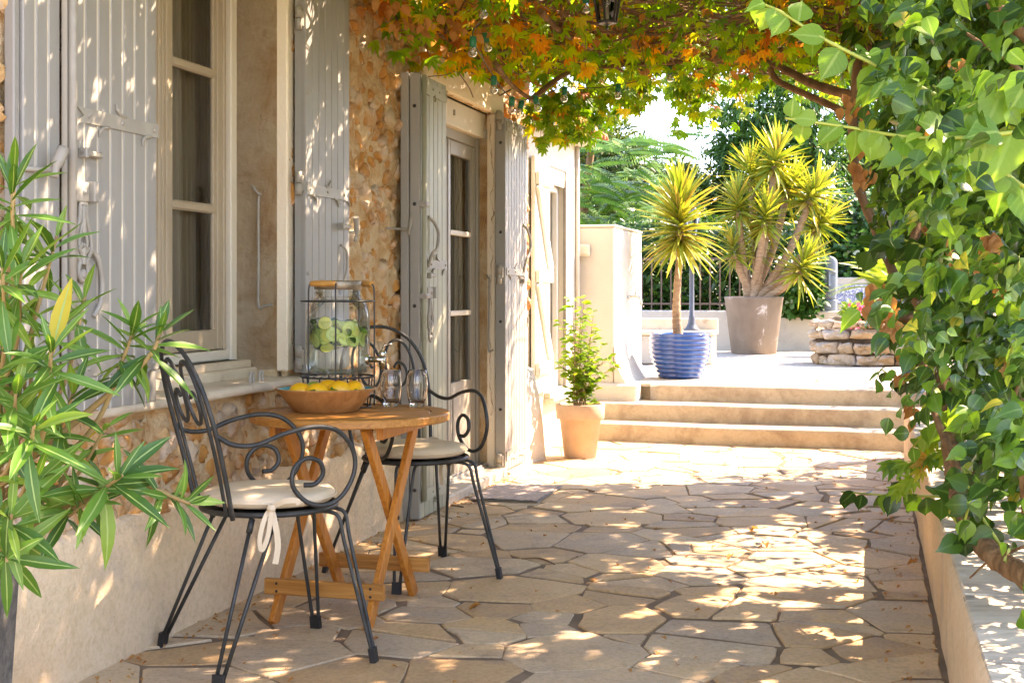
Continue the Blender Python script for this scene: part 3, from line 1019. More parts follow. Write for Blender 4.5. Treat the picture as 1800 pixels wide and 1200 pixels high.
# rendered plinth, with an uneven top edge
def plinth(u0, u1, zt, name='plinth'):
    m = MB()
    n = max(4, int((u1 - u0) / .04))
    vs = []
    for k in range(n + 1):
        u = u0 + (u1 - u0) * k / n
        t = zt + .03 * mnoise.noise(Vector((u * 3.1, 4, 0))) + .016 * mnoise.noise(Vector((u * 13, 9, 0)))
        o = -.026
        for d, z in ((-.036, -.02), (-.032, .06), (o - .002, t * .5), (o, t - .03), (o + .006, t - .01), (o + .02, t), (.03, t + .004)):
            vs.append((u, d + .003 * mnoise.noise(Vector((u * 5, z * 5, 3))), z))
    q = 7
    fs = [(k * q + j, (k + 1) * q + j, (k + 1) * q + j + 1, k * q + j + 1) for k in range(n) for j in range(q - 1)]
    m.add(vs, fs, True)
    return m.build(name, MAT['plinth'], house)
plinth(1.4, 6.80, .445)
m = MB()
n = 14
vs = []
for k in range(n + 1):
    u = 8.44 + (9.07 - 8.44) * k / n
    e = max(0, (u - 8.6) / .45)
    for d, z in ((-.07 - .08 * e, -.02), (-.06 - .07 * e, .25), (-.045 - .055 * e, .45), (-.03 - .03 * e, .62 + .03 * mnoise.noise(Vector((u * 8, 1, 0)))), (.03, .66)):
        vs.append((u, d + .006 * mnoise.noise(Vector((u * 5, z * 5, 3))), z))
fs = [(k * 5 + j, (k + 1) * 5 + j, (k + 1) * 5 + j + 1, k * 5 + j + 1) for k in range(n) for j in range(4)]
m.add(vs, fs, True)
k0 = n * 5
m.add([vs[k0 + j] for j in range(5)] + [(9.07, .1, -.02)], [(0, 5, 4, 3, 2, 1)])
m.build('plinth', MAT['white'], house)
m = MB(); m.box(8.80, 9.052, .0, .30, -.02, 2.9); m.build('wall_end', MAT['mortar'], house)

# plaster surrounds
def rough_box(name, u0, u1, y0, y1, z0, z1, mat, seg=.06, amp=.003, parent=None):
    m = MB(); m.box(u0, u1, y0, y1, z0, z1, .006)
    return m.build(name, mat, parent or house)
rough_box('window_jamb', 5.10, 5.165, -.012, .34, .845, 2.80, MAT['plaster'])
rough_box('window_jamb', 3.885, 3.95, -.012, .34, .845, 2.80, MAT['plaster'])
rough_box('window_lintel', 3.885, 5.165, -.014, .34, 2.78, 2.95, MAT['plaster'])
rough_box('door_jamb', 8.25, 8.437, -.018, .34, -.01, 2.31, MAT['plaster'])
rough_box('door_jamb', 6.74, 6.93, -.018, .34, -.01, 2.31, MAT['plaster'])
rough_box('door_lintel', 6.80, 8.437, -.024, .34, 2.31, 2.487, MAT['plaster'])
m = MB()
n = 40
vs = []
for k in range(n + 1):
    u = 3.60 + (5.55 - 3.60) * k / n
    for d, z in ((.20, .826), (-.060, .822), (-.078, .815), (-.080, .795), (-.070, .787), (.02, .785)):
        vs.append((u, d + .003 * mnoise.noise(Vector((u * 9, d * 9, 0))), z + .002 * mnoise.noise(Vector((u * 7, d * 7, 4)))))
m.add(vs, [(k * 6 + j, k * 6 + j + 1, (k + 1) * 6 + j + 1, (k + 1) * 6 + j) for k in range(n) for j in range(5)], True)
m.add([vs[j] for j in range(6)], [(0, 1, 2, 3, 4, 5)]); m.add([vs[n * 6 + j] for j in range(6)], [(5, 4, 3, 2, 1, 0)])
m.build('window_sill', MAT['sill'], house)
m = MB(); m.box(3.95, 5.10, .12, .235, .80, .862, .008); m.box(3.95, 5.10, .15, .235, .858, .892, .006)
m.build('inner_sill', MAT['sill'], house)
for u in (4.72, 4.80):
    m = MB(); m.tube(catmull([(u, -.03, .82), (u, -.03, .845), (u + .004, -.03, .86), (u + .02, -.03, .862), (u + .026, -.03, .845), (u + .026, -.03, .82)], 4), .006, 6)
    m.build('shutter_stop', MAT['iron'], house)

# window: frame, two casements with muntins and panes
win = MB()
zb, zt = .905, 2.76
win.box(5.045, 5.10, .215, .275, zb - .03, zt, .006); win.box(3.95, 4.005, .215, .275, zb - .03, zt, .006)
win.box(4.005, 5.045, .22, .275, zb - .012, zb + .030, .006); win.box(4.005, 5.045, .22, .275, zt - .05, zt, .006)
wo = win.build('window', MAT['whiteframe'], house)
for a, b in ((4.008, 4.522), (4.528, 5.042)):
    m = MB()
    st = .075
    for o, w, y in ((0, st, .236), (.016, .02, .229)):
        m.box(a + o, a + o + w, y, .272, zb + .034, zt - .055, .004)
        m.box(b - o - w, b - o, y, .272, zb + .034, zt - .055, .004)
    m.box(b - st - .026, b - st + .002, .242, .27, zb + .05, zt - .06, .004)
    m.box(a + st, b - st, .238, .272, zb + .034, zb + .115, .004)
    m.box(a + st, b - st, .238, .272, zt - .12, zt - .055, .004)
    m.build('casement_frame', MAT['frame'], wo)
    for z in (1.51, 2.06):
        m = MB(); m.box(a + st, b - st, .238, .27, z - .019, z + .019, .008); m.build('muntin', MAT['frame'], wo)
    for z0, z1 in ((zb + .115, 1.49), (1.53, 2.04), (2.08, zt - .12)):
        m = MB(); m.add([(a + st - .004, .255, z0 - .004), (b - st + .004, .255, z0 - .004), (b - st + .004, .255, z1 + .004), (a + st - .004, .255, z1 + .004)], [(0, 1, 2, 3)])
        m.build('pane', MAT['glass'], wo)
m = MB(); m.box(4.0, 5.08, .19, .236, zb - .032, zb - .013); m.build('dark_gap_strip', MAT['black'], wo)  # black strip drawn in for the dark gap below the window frame
# a room behind the openings, with gathered linen curtains
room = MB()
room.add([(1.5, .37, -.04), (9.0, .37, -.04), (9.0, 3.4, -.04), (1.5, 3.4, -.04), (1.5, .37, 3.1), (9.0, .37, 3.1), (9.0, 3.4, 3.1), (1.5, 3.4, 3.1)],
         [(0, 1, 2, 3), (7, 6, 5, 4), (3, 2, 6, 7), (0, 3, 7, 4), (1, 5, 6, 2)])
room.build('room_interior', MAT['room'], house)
def curtain(u0, u1, y, z0, z1, pitch):
    m = MB()
    n = int((u1 - u0) / pitch * 6)
    vs = []
    for k in range(n + 1):
        u = u0 + (u1 - u0) * k / n
        yy = y + .022 * math.sin(k * math.pi / 3 + .5 * math.sin(k * .7))
        vs += [(u, yy, z0), (u, yy * .3 + y * .7, z1)]
    m.add(vs, [(2 * k, 2 * k + 2, 2 * k + 3, 2 * k + 1) for k in range(n)], True)
    return m.build('curtain', MAT['curtain'], house)
curtain(4.0, 4.62, .36, .95, 2.75, .05)
curtain(4.78, 5.09, .34, .95, 2.75, .035)
curtain(7.0, 8.18, .165, .1, 2.2, .05)

# French window: frame, roller box, leaf with panes
dz = 2.135
dm = MB()
dm.box(8.195, 8.25, .085, .15, .02, 2.16, .005); dm.box(6.93, 6.985, .085, .15, .02, 2.16, .005); dm.box(6.985, 8.195, .09, .15, 2.09, 2.16, .005)
do = dm.build('glazed_door', MAT['doorframe'], house)
for a, b in ((6.99, 7.588), (7.593, 8.19)):
    m = MB()
    for o, w, y in ((0, .085, .10), (.02, .03, .094)):
        m.box(a + o, a + o + w, y, .14, .05, 2.088, .004); m.box(b - o - w, b - o, y, .14, .05, 2.088, .004)
    m.box(a + .085, b - .085, .10, .14, .05, .62, .004); m.box(a + .115, b - .115, .093, .12, .13, .55, .006)
    m.box(a + .085, b - .085, .10, .14, 2.0, 2.088, .004)
    m.build('door_leaf', MAT['doorframe'], do)
    for z in (1.04, 1.53):
        m = MB(); m.box(a + .085, b - .085, .10, .138, z - .016, z + .016, .005); m.build('muntin', MAT['whiteframe'], do)
    for z0, z1 in ((.62, 1.024), (1.056, 1.514), (1.546, 2.0)):
        m = MB(); m.add([(a + .08, .12, z0), (b - .08, .12, z0), (b - .08, .12, z1), (a + .08, .12, z1)], [(0, 1, 2, 3)]); m.build('pane', MAT['glass'], do)
m = MB(); m.box(6.935, 8.245, .045, .16, 2.15, 2.308, .006); o = m.build('roller_box', MAT['whiteframe'], house)
m = MB(); m.box(7.56, 7.585, .037, .046, 2.215, 2.25, .003); m.build('catch', MAT['iron'], o)
m = MB(); m.box(8.225, 8.245, .033, .05, 2.15, 2.21, .002); m.build('end_cap', MAT['iron'], o)
m = MB(); m.box(6.94, 8.24, .02, .085, .05, .062, .002); m.box(6.94, 8.24, .03, .04, .06, .075, .002); m.box(6.94, 8.24, .06, .07, .06, .08, .002)
m.build('door_track', MAT['iron'], house)
# threshold step and the low shelf below the right-hand shutter
m = MB(); m.box(6.96, 8.22, -.11, .10, -.02, .052, .010); m.build('threshold', MAT['sill'], house)
m = MB(); m.box(8.22, 8.80, -.125, .0, -.02, .022, .006); m.build('shelf_edge', MAT['steps'], house)

# ------------------------------------------------------------------ shutters
def poly_plate(poly, y0, y1):
    """plate in the wall plane: polygon (u, z), from depth y0 (outer) to y1"""
    m = MB()
    n = len(poly)
    a = sum(poly[i - 1][0] * poly[i][1] - poly[i][0] * poly[i - 1][1] for i in range(n))
    if a < 0: poly = poly[::-1]
    vs = [(x, y0, z) for x, z in poly] + [(x, y1, z) for x, z in poly]
    fs = [tuple(range(n)), tuple(range(2 * n - 1, n - 1, -1))] + [(i, n + i, n + (i + 1) % n, (i + 1) % n) for i in range(n)]
    m.add(vs, fs)
    return m


def studs(m, pts, y, r=.007):
    for u, z in pts:
        m.lathe([(r, 0), (r * .8, .004), (0, .006)], 8, smooth=True)
        k = 8 * 2 + 1
        for i in range(len(m.v) - k, len(m.v)):
            a = m.v[i]; m.v[i] = (u + a[0], y - a[2], z + a[1])


def shutter(u0, u1, z0, z1, yf, npl, mat, th=.032, parent=house, gap=.003, groove=None):
    """ledged shutter: backing ledge, proud planks; yf = front face depth"""
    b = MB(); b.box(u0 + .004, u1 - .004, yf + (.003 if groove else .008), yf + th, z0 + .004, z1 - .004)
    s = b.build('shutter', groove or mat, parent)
    pw = (u1 - u0) / npl
    for i in range(npl):
        p = MB(); p.box(u0 + i * pw + gap / 2, u0 + (i + 1) * pw - gap / 2, yf, yf + .02, z0, z1, .0035)
        p.build('plank', mat, s)
    return s


def strap(s, ua, ub, z, y, sw=.044, fork=True, curls=True, mat=None):
    """forged strap hinge from ua (forked end) to ub, with nail heads and small curled barbs"""
    d = 1 if ub > ua else -1
    L = abs(ub - ua)
    h = sw / 2
    P = [(ua + d * .055, z + h), (ub, z + h), (ub, z - h), (ua + d * .055, z - h)]
    if fork: P += [(ua + d * .02, z - h * 1.15), (ua, z - h * 2.0), (ua + d * .012, z - h * 1.0), (ua + d * .045, z), (ua + d * .012, z + h * 1.0), (ua, z + h * 2.0), (ua + d * .02, z + h * 1.15)]
    m = poly_plate(P, y - .006, y)
    o = m.build('strap_hinge', mat or MAT['iron'], s)
    st = MB(); k = max(2, int(L / .12))
    studs(st, [(ua + d * (.07 + (L - .10) * i / (k - 1)), z) for i in range(k)], y - .006)
    if curls:
        for t, sg in ((.28, -1), (.48, 1), (.80, -1)):
            uu = ua + d * L * t
            st.tube(catmull([(uu + d * .05, y - .004, z + sg * h), (uu + d * .02, y - .005, z + sg * (h + .004)), (uu, y - .005, z + sg * (h + .018)), (uu - d * .004, y - .005, z + sg * (h + .034))], 4), [.006] * 9 + [.003] * 4, 6)
    for vv in (st,):
        base = len(m.v)
    st2 = bpy.data.objects.new('nail_heads', st.mesh('nail_heads', mat or MAT['iron']))
    link(st2, s)
    return o


def ornate_latch(s, u, z, y, sc=1.0, mat=None):
    """espagnolette handle: bracket block and a pierced pear-shaped plate hanging below it"""
    mt = mat or MAT['iron']
    def pl(pts): return [(u + a * sc, z + b * sc) for a, b in pts]
    m = MB(); m.box(u - .035 * sc, u + .05 * sc, y - .016, y, z - .03 * sc, z + .03 * sc, .004); m.box(u + .055 * sc, u + .078 * sc, y - .03, y, z - .028 * sc, z + .034 * sc, .003)
    m.lathe([(.008, 0), (.006, .006), (0, .008)], 8)
    for i in range(len(m.v) - 17, len(m.v)): a = m.v[i]; m.v[i] = (u + .02 * sc + a[0], y - .016 - a[2], z + a[1])
    m.build('latch_bracket', mt, s)
    outer = []
    prof = [(.016, -.035), (.017, -.07), (.026, -.10), (.040, -.135), (.043, -.165), (.030, -.19), (.018, -.205), (.024, -.225), (.022, -.245), (.012, -.258), (0, -.262)]
    right = catmull([(a, b, 0) for a, b in prof], 3)
    # plate as a lattice: rim tube, scroll bars, boss
    m = MB()
    rim = [Vector((u + .022 * sc + p.x * sc, y - .010, z + p.y * sc)) for p in right] + [Vector((u + .022 * sc - p.x * sc, y - .010, z + p.y * sc)) for p in reversed(right)]
    m.tube(rim, .0075 * sc, 6, closed=True)
    def q(pts, r=.006): m.tube(catmull([(u + (.022 + a) * sc, y - .010, z + b * sc) for a, b in pts], 4), r * sc, 6)
    q([(0, -.04), (0, -.09), (0, -.125)], .010)
    for e in (-1, 1):
        q([(e * .004, -.09), (e * .012, -.115), (e * .022, -.15), (e * .012, -.165), (e * .004, -.150)])
        q([(e * .030, -.165), (e * .018, -.172), (e * .006, -.185), (0, -.20)], .008)
    q([(0, -.165), (0, -.19), (0, -.215)], .010)
    m.lathe([(.016 * sc, 0), (.013 * sc, .006), (0, .009)], 10)
    for i in range(len(m.v) - 21, len(m.v)): a = m.v[i]; m.v[i] = (u + .022 * sc + a[0], y - .012 - a[2], z - .243 * sc + a[1])
    m.build('latch_handle', mt, s)


def keeper(s, u, z, y, mat=None):
    m = MB(); m.box(u - .05, u + .05, y - .024, y - .003, z - .008, z + .010, .004); m.box(u - .05, u - .035, y - .03, y, z - .014, z + .016, .003)
    m.build('keeper', mat or MAT['iron'], s)


# window shutter on the near side: folded pair, bar and latch
s = shutter(3.255, 3.437, .80, 2.76, -.052, 3, MAT['paint'], gap=.007, groove=MAT['litgroove'])
m = MB(); m.box(3.225, 3.252, -.045, -.012, .80, 2.76, .004); m.build('folded_leaf', MAT['paint'], s)
s = shutter(3.452, 3.940, .815, 2.76, -.078, 7, MAT['paint'], th=.036, gap=.008, groove=MAT['litgroove'])
strap(s, 3.462, 3.938, 1.70, -.078)
strap(s, 3.462, 3.938, .945, -.078)
keeper(s, 3.535, 1.585, -.078)
m = MB(); m.tube([(3.444, -.088, .86), (3.444, -.088, 2.74)], .0125, 10); m.build('locking_bar', MAT['iron'], s)
ornate_latch(s, 3.470, 1.47, -.080)
m = MB(); m.tube(catmull([(3.535, -.082, 1.31), (3.575, -.090, 1.27), (3.595, -.090, 1.20), (3.585, -.090, 1.14), (3.56, -.082, 1.10)], 5), .008, 8); m.build('pull_handle', MAT['iron'], s)
m = MB(); m.tube([(3.20, -.015, 1.52), (3.33, -.10, 1.52)], .008, 8); m.tube(catmull([(3.33, -.10, 1.50), (3.34, -.105, 1.54), (3.365, -.11, 1.585)], 4), [.012] * 4 + [.018] * 5, 8)
m.build('shutter_holdback', MAT['iron'], house)
# window shutter on the far side
s = shutter(5.125, 5.61, .835, 2.76, -.082, 7, MAT['paint'], th=.05)
strap(s, 5.60, 5.13, 1.60, -.082, curls=True)
keeper(s, 5.52, 1.46, -.082)
m = MB(); m.tube(catmull([(5.5, -.084, 1.38), (5.52, -.1, 1.36), (5.54, -.1, 1.31), (5.53, -.1, 1.26), (5.5, -.1, 1.22), (5.49, -.084, 1.16)], 5), .006, 8); m.build('pull_handle', MAT['iron'], s)
for z in (.90, 1.62, 2.3):
    m = MB(); m.tube([(5.105, -.06, z - .045), (5.105, -.06, z + .0)], .014, 10); m.tube([(5.105, -.06, z + .004), (5.105, -.06, z + .05)], .0145, 10); m.box(5.105, 5.14, -.075, -.05, z - .03, z + .035, .003)
    m.build('hinge', MAT['iron'], s)
m = MB(); studs(m, [(5.150, z) for z in (.93, 1.25, 1.62, 2.0, 2.4)], -.083, .009); m.build('bolt_heads', MAT['iron'], s)
m = MB(); m.tube([(5.60, -.06, 1.44), (5.66, -.09, 1.44)], .007, 8); m.tube(catmull([(5.655, -.09, 1.40), (5.665, -.095, 1.45), (5.64, -.10, 1.51)], 4), [.008] * 4 + [.014] * 5, 8)
m.build('shutter_holdback', MAT['iron'], house)
# hold-open hook on the window reveal (far jamb)
m = MB(); m.tube(catmull([(5.096, .13, 1.60), (5.07, .13, 1.61), (5.065, .11, 1.585), (5.08, .10, 1.575), (5.082, .11, 1.55), (5.083, .11, 1.3), (5.083, .11, 1.12), (5.083, .085, 1.115), (5.083, .05, 1.12)], 5), .006, 8)
m.build('stay_hook', MAT['iron'], house)

# door shutters, near side: two leaves folded on one another
s = shutter(6.47, 6.90, .012, 2.292, -.060, 5, MAT['greenpaint'], th=.03)
m = MB(); m.box(6.452, 6.478, -.064, -.020, .010, 2.294, .004); m.build('edge_board', MAT['paint'], s)
s = shutter(6.475, 6.915, .012, 2.288, -.118, 6, MAT['greenpaint'], th=.04)
m = MB(); m.box(6.460, 6.480, -.120, -.068, .010, 2.290, .004); m.build('edge_board', MAT['paint'], s)
m = MB(); studs(m, [(0, 0)], 0, .009)
eb = MB()
for z in (2.12, 1.62, 1.10, .60, .16):
    k = MB(); k.lathe([(.010, 0), (.008, .005), (0, .007)], 10)
    eb.add([(6.460 - v[2], -.094 + v[0], z + v[1]) for v in k.v], [f[::-1] for f in k.f], True)
eb.build('bolt_heads', MAT['wrought'], s)
m = MB(); m.tube([(6.497, -.134, .10), (6.497, -.134, 2.28)], .013, 10); m.build('locking_bar', MAT['greenpaint'], s)
for z, zz in ((2.225, .06), (.12, .06)):
    m = poly_plate([(6.50, z - .03), (6.56, z - .026), (6.62, z - .034), (6.70, z - .024), (6.80, z - .034), (6.912, z - .028), (6.912, z + .03), (6.50, z + .035)], -.124, -.118)
    o = m.build('strap_hinge', MAT['greenpaint'], s)
    k = MB(); studs(k, [(6.56 + i * .11, z + .006) for i in range(4)], -.124); k.tube(catmull([(6.70, -.124, z - .02), (6.72, -.126, z - .045), (6.70, -.126, z - .05)], 4), .005, 6)
    k.build('nail_heads', MAT['greenpaint'], s)
strap(s, 6.57, 6.912, 1.315, -.118, mat=MAT['iron'])
m = MB(); m.tube(catmull([(6.60, -.12, 1.56), (6.64, -.14, 1.535), (6.68, -.15, 1.48), (6.66, -.15, 1.40), (6.61, -.14, 1.37), (6.60, -.12, 1.30)], 5), .009, 8); m.build('pull_handle', MAT['iron'], s)
keeper(s, 6.62, 1.255, -.118)
ornate_latch(s, 6.56, 1.165, -.130, .95)
for z in (1.15, 1.62):
    m = MB(); m.tube([(6.47, -.134, z), (6.53, -.134, z)], .017, 8); m.build('bar_guide', MAT['iron'], s)
m = MB(); m.tube([(6.30, .0, 1.49), (6.44, -.07, 1.49)], .006, 8); m.tube(catmull([(6.44, -.07, 1.46), (6.45, -.075, 1.51), (6.47, -.08, 1.57)], 4), [.007] * 4 + [.012] * 5, 8); m.build('shutter_holdback', MAT['iron'], house)
# door shutters, far side
s = shutter(8.225, 8.775, .030, 2.28, -.095, 8, MAT['paint'], th=.06)
m = MB(); m.box(8.212, 8.228, -.096, -.030, .028, 2.282, .003); m.build('edge_board', MAT['paint'], s)
eb = MB()
for z in (2.12, 1.55, .98, .42, .12):
    k = MB(); k.lathe([(.010, 0), (.008, .005), (0, .007)], 10)
    eb.add([(8.212 - v[2], -.064 + v[0], z + v[1]) for v in k.v], [f[::-1] for f in k.f], True)
eb.build('bolt_heads', MAT['wrought'], s)
for z in (2.225, .12):
    m = poly_plate([(8.235, z - .03), (8.36, z - .024), (8.45, z - .036), (8.55, z - .026), (8.66, z - .04), (8.74, z - .025), (8.765, z + .03), (8.235, z + .032)], -.101, -.095)
    m.build('strap_hinge', MAT['paint'], s)
    k = MB(); studs(k, [(8.29 + i * .13, z + .006) for i in range(4)], -.101); k.build('nail_heads', MAT['paint'], s)
strap(s, 8.70, 8.235, 1.30, -.095)
keeper(s, 8.64, 1.24, -.095)
m = MB(); m.tube(catmull([(8.66, -.097, 1.62), (8.69, -.12, 1.58), (8.73, -.13, 1.50), (8.69, -.13, 1.42), (8.65, -.12, 1.38), (8.65, -.1, 1.30)], 5), .009, 8); m.build('pull_handle', MAT['iron'], s)
for z in (.08, 1.28, 2.26):
    m = MB(); m.tube([(8.19, -.06, z - .06), (8.19, -.06, z)], .018, 10); m.tube([(8.19, -.06, z + .004), (8.19, -.06, z + .06)], .0185, 10); m.box(8.185, 8.222, -.085, -.035, z - .02, z + .05, .003)
    m.build('hinge', MAT['iron'], s)
m = MB(); m.box(8.77, 8.80, -.10, -.07, .93, .955, .003); m.box(8.788, 8.80, -.10, -.07, .95, 1.0, .003); m.build('end_catch', MAT['iron'], s)
m = MB(); m.tube(catmull([(8.246, .03, 1.265), (8.23, .03, 1.275), (8.225, .02, 1.255), (8.23, .015, 1.24), (8.232, .02, 1.0), (8.232, .02, .80), (8.232, .0, .795), (8.232, -.01, .80)], 5), .006, 8)
m.build('stay_hook', MAT['iron'], house)

# ------------------------------------------------------------------ white wing beyond the stone front
wing = thing('white_wing', 'low white rendered wing with a clay tile eave beyond the stone wall', 'building', tuple(WF(0, -2.34)), R(75))
D3 = (9.665, 10.40, .39, 2.12)
m = MB()
m.box(9.054, D3[0], .0, .30, -.05, 2.36); m.box(D3[1], 10.74, .0, .30, -.05, 2.36); m.box(D3[0], D3[1], .0, .30, D3[3], 2.36); m.box(D3[0], D3[1], .0, .30, -.05, D3[2] - .03)
m.box(9.054, 10.74, .31, .9, -.05, 2.2)
m.build('rendered_wall', MAT['white'], wing)
m = MB(); m.box(D3[0], D3[1], .01, .03, 1.99, 2.12, .004); o = m.build('roller_box', MAT['whiteframe'], wing)
m = MB(); m.box(D3[0] + .01, D3[0] + .06, .06, .12, D3[2], 2.0, .004); m.box(D3[1] - .06, D3[1] - .005, .06, .12, D3[2], 2.0, .004); m.box(D3[0], D3[1], .06, .12, 1.95, 2.0, .004)
m.box(D3[0] + .06, D3[1] - .06, .07, .11, D3[2], D3[2] + .16, .004); m.box(D3[0] + .34, D3[0] + .40, .065, .11, D3[2], 1.95, .004)
gd = m.build('glazed_door', MAT['whitepaint'], wing)
m = MB(); m.add([(D3[0] + .05, .10, .5), (D3[1] - .05, .10, .5), (D3[1] - .05, .10, 1.96), (D3[0] + .05, .10, 1.96)], [(0, 1, 2, 3)]); m.build('pane', MAT['glass'], gd)
m = MB(); m.box(D3[1] - .022, D3[1] - .004, -.004, .02, D3[2], 2.05, .002); m.build('dark_seal', MAT['rubber'], wing)
m = MB(); m.box(D3[0] - .02, D3[1] + .02, -.08, .10, .35, .385, .006); m.box(D3[0] - .02, D3[1] + .02, -.05, .06, .385, .42, .004); m.build('door_sill', MAT['white'], wing)
s = shutter(9.20, 9.655, .44, 2.14, -.045, 6, MAT['whitepaint'], th=.03, parent=wing)
for z in (.62, 1.28, 1.98):
    m = MB(); m.box(9.21, 9.65, -.075, -.046, z - .045, z + .045, .004); m.build('ledge_board', MAT['whitepaint'], s)
for z0, z1 in ((.67, 1.23), (1.33, 1.93)):
    m = MB(); m.bar((9.63, -.060, z0), (9.24, -.060, z1), (1, 0, 0), .07, .028); m.build('brace_board', MAT['whitepaint'], s)
# eave: rows of half-round clay tiles
m = MB(); m.box(9.06, 10.80, -.16, .9, 2.36, 2.40, .004); m.build('eave_board', MAT['white'], wing)
for i in range(13):
    k = MB()
    u = 9.14 + i * .135
    vs = []
    for j in range(7):
        a = math.pi * j / 6
        for yy, zz in ((-.26, 2.405), (.5, 2.58)):
            vs.append((u + .065 * math.cos(a), yy, zz + .05 * math.sin(a)))
    for j in range(7):
        a = math.pi * j / 6
        for yy, zz in ((-.26, 2.405), (.5, 2.58)):
            vs.append((u + .050 * math.cos(a), yy, zz + .036 * math.sin(a)))
    fs = [(2 * j, 2 * j + 1, 2 * j + 3, 2 * j + 2) for j in range(6)] + [(14 + 2 * j, 14 + 2 * j + 2, 14 + 2 * j + 3, 14 + 2 * j + 1) for j in range(6)] + [(2 * j, 2 * j + 2, 16 + 2 * j, 14 + 2 * j) for j in range(6)]
    k.add(vs, fs)
    k.build('roof_tile', MAT['tile'], wing)
m = MB(); m.tube([(10.735, -.02, .44), (10.735, -.02, 2.36)], .018, 8); m.build('downpipe', MAT['white'], wing)

# ------------------------------------------------------------------ rendered pier with tap and meter box
pc = at(1080, 392, 11.02)
pu, pw = toW(pc)
pier = thing('garden_pier', 'tall white rendered wall pier with a flat coping beside the steps', 'wall', WF(pu, pw), R(75))
# local: x = along wall direction, y = to the left (into the house side)
zt = 1.70
m = MB()
prof = [(.0, .34), (-.002, .50), (.0, .62), (.0, 1.2), (.0, zt)]
m.box(0, 1.36, 0, .34, .20, zt, .012)
# swept foot that widens down to the step
vs = []
for k in range(9):
    t = k / 8
    off = .20 * (1 - t) ** 2.2
    z = .30 + .42 * t
    vs += [(-.01 , -off - .002, z), (1.1, -off - .002, z), (1.1, .0, z), (-.01, .0, z)]
fs = [(4 * k + a, 4 * k + b, 4 * k + 4 + b, 4 * k + 4 + a) for k in range(8) for a, b in ((0, 1), (1, 2), (3, 0))]
m.add(vs, fs, False)
m.box(-.05, .30, -.20, .36, .10, .415, .02)
m.build('rendered_body', MAT['white'], pier)
m = MB(); m.box(-.006, 1.366, -.008, .348, zt, zt + .022, .006); m.build('coping', MAT['white'], pier)
tap = MB()
tap.tube(catmull([(.62, -.005, 1.12), (.62, -.05, 1.125), (.62, -.10, 1.12), (.62, -.115, 1.09), (.62, -.118, 1.05)], 4), .012, 8)
tap.tube([(.62, -.07, 1.125), (.62, -.07, 1.165)], .008, 8); tap.tube([(.59, -.07, 1.168), (.65, -.07, 1.168)], .007, 8); tap.lathe([(.022, 0), (.022, .006), (0, .008)], 10, c=(.62, -.002, 1.12))
tap.build('garden_tap', MAT['metal'], pier)
m = MB(); m.box(-.045, -.004, .20, .29, 1.46, 1.56, .010); m.box(-.052, -.044, .215, .275, 1.475, 1.545, .004); m.build('switch_box', MAT['boxplastic'], pier)
m = MB(); m.tube([(-.012, .315, 1.40), (-.012, .315, 1.66)], .010, 6); m.tube([(-.012, .30, 1.40), (-.012, .30, 1.60)], .006, 6); m.tube(catmull([(-.012, .315, 1.60), (-.02, .30, 1.68), (-.02, .33, 1.73)], 4), .007, 6); m.build('conduit', MAT['steps'], pier)
# low bench wall behind the blue pot
b = thing('low_bench', 'low rendered bench with worn stone top behind the blue pot', 'bench', at(1165, 590, 13.9) * 1, R(-15))
bz = .41
b.location = (*at(1180, 600, 13.9)[:2], bz)
m = MB(); m.box(-.52, .42, 0, .40, 0, .30, .012); m.build('bench_body', MAT['greywall'], b)
m = MB(); m.box(-.54, .44, -.03, .42, .301, .345, .008); m.build('bench_top', MAT['sill'], b)
m = MB(); m.box(-.50, .43, .43, .50, .30, .47, .008); m.build('bench_back', MAT['sill'], b)
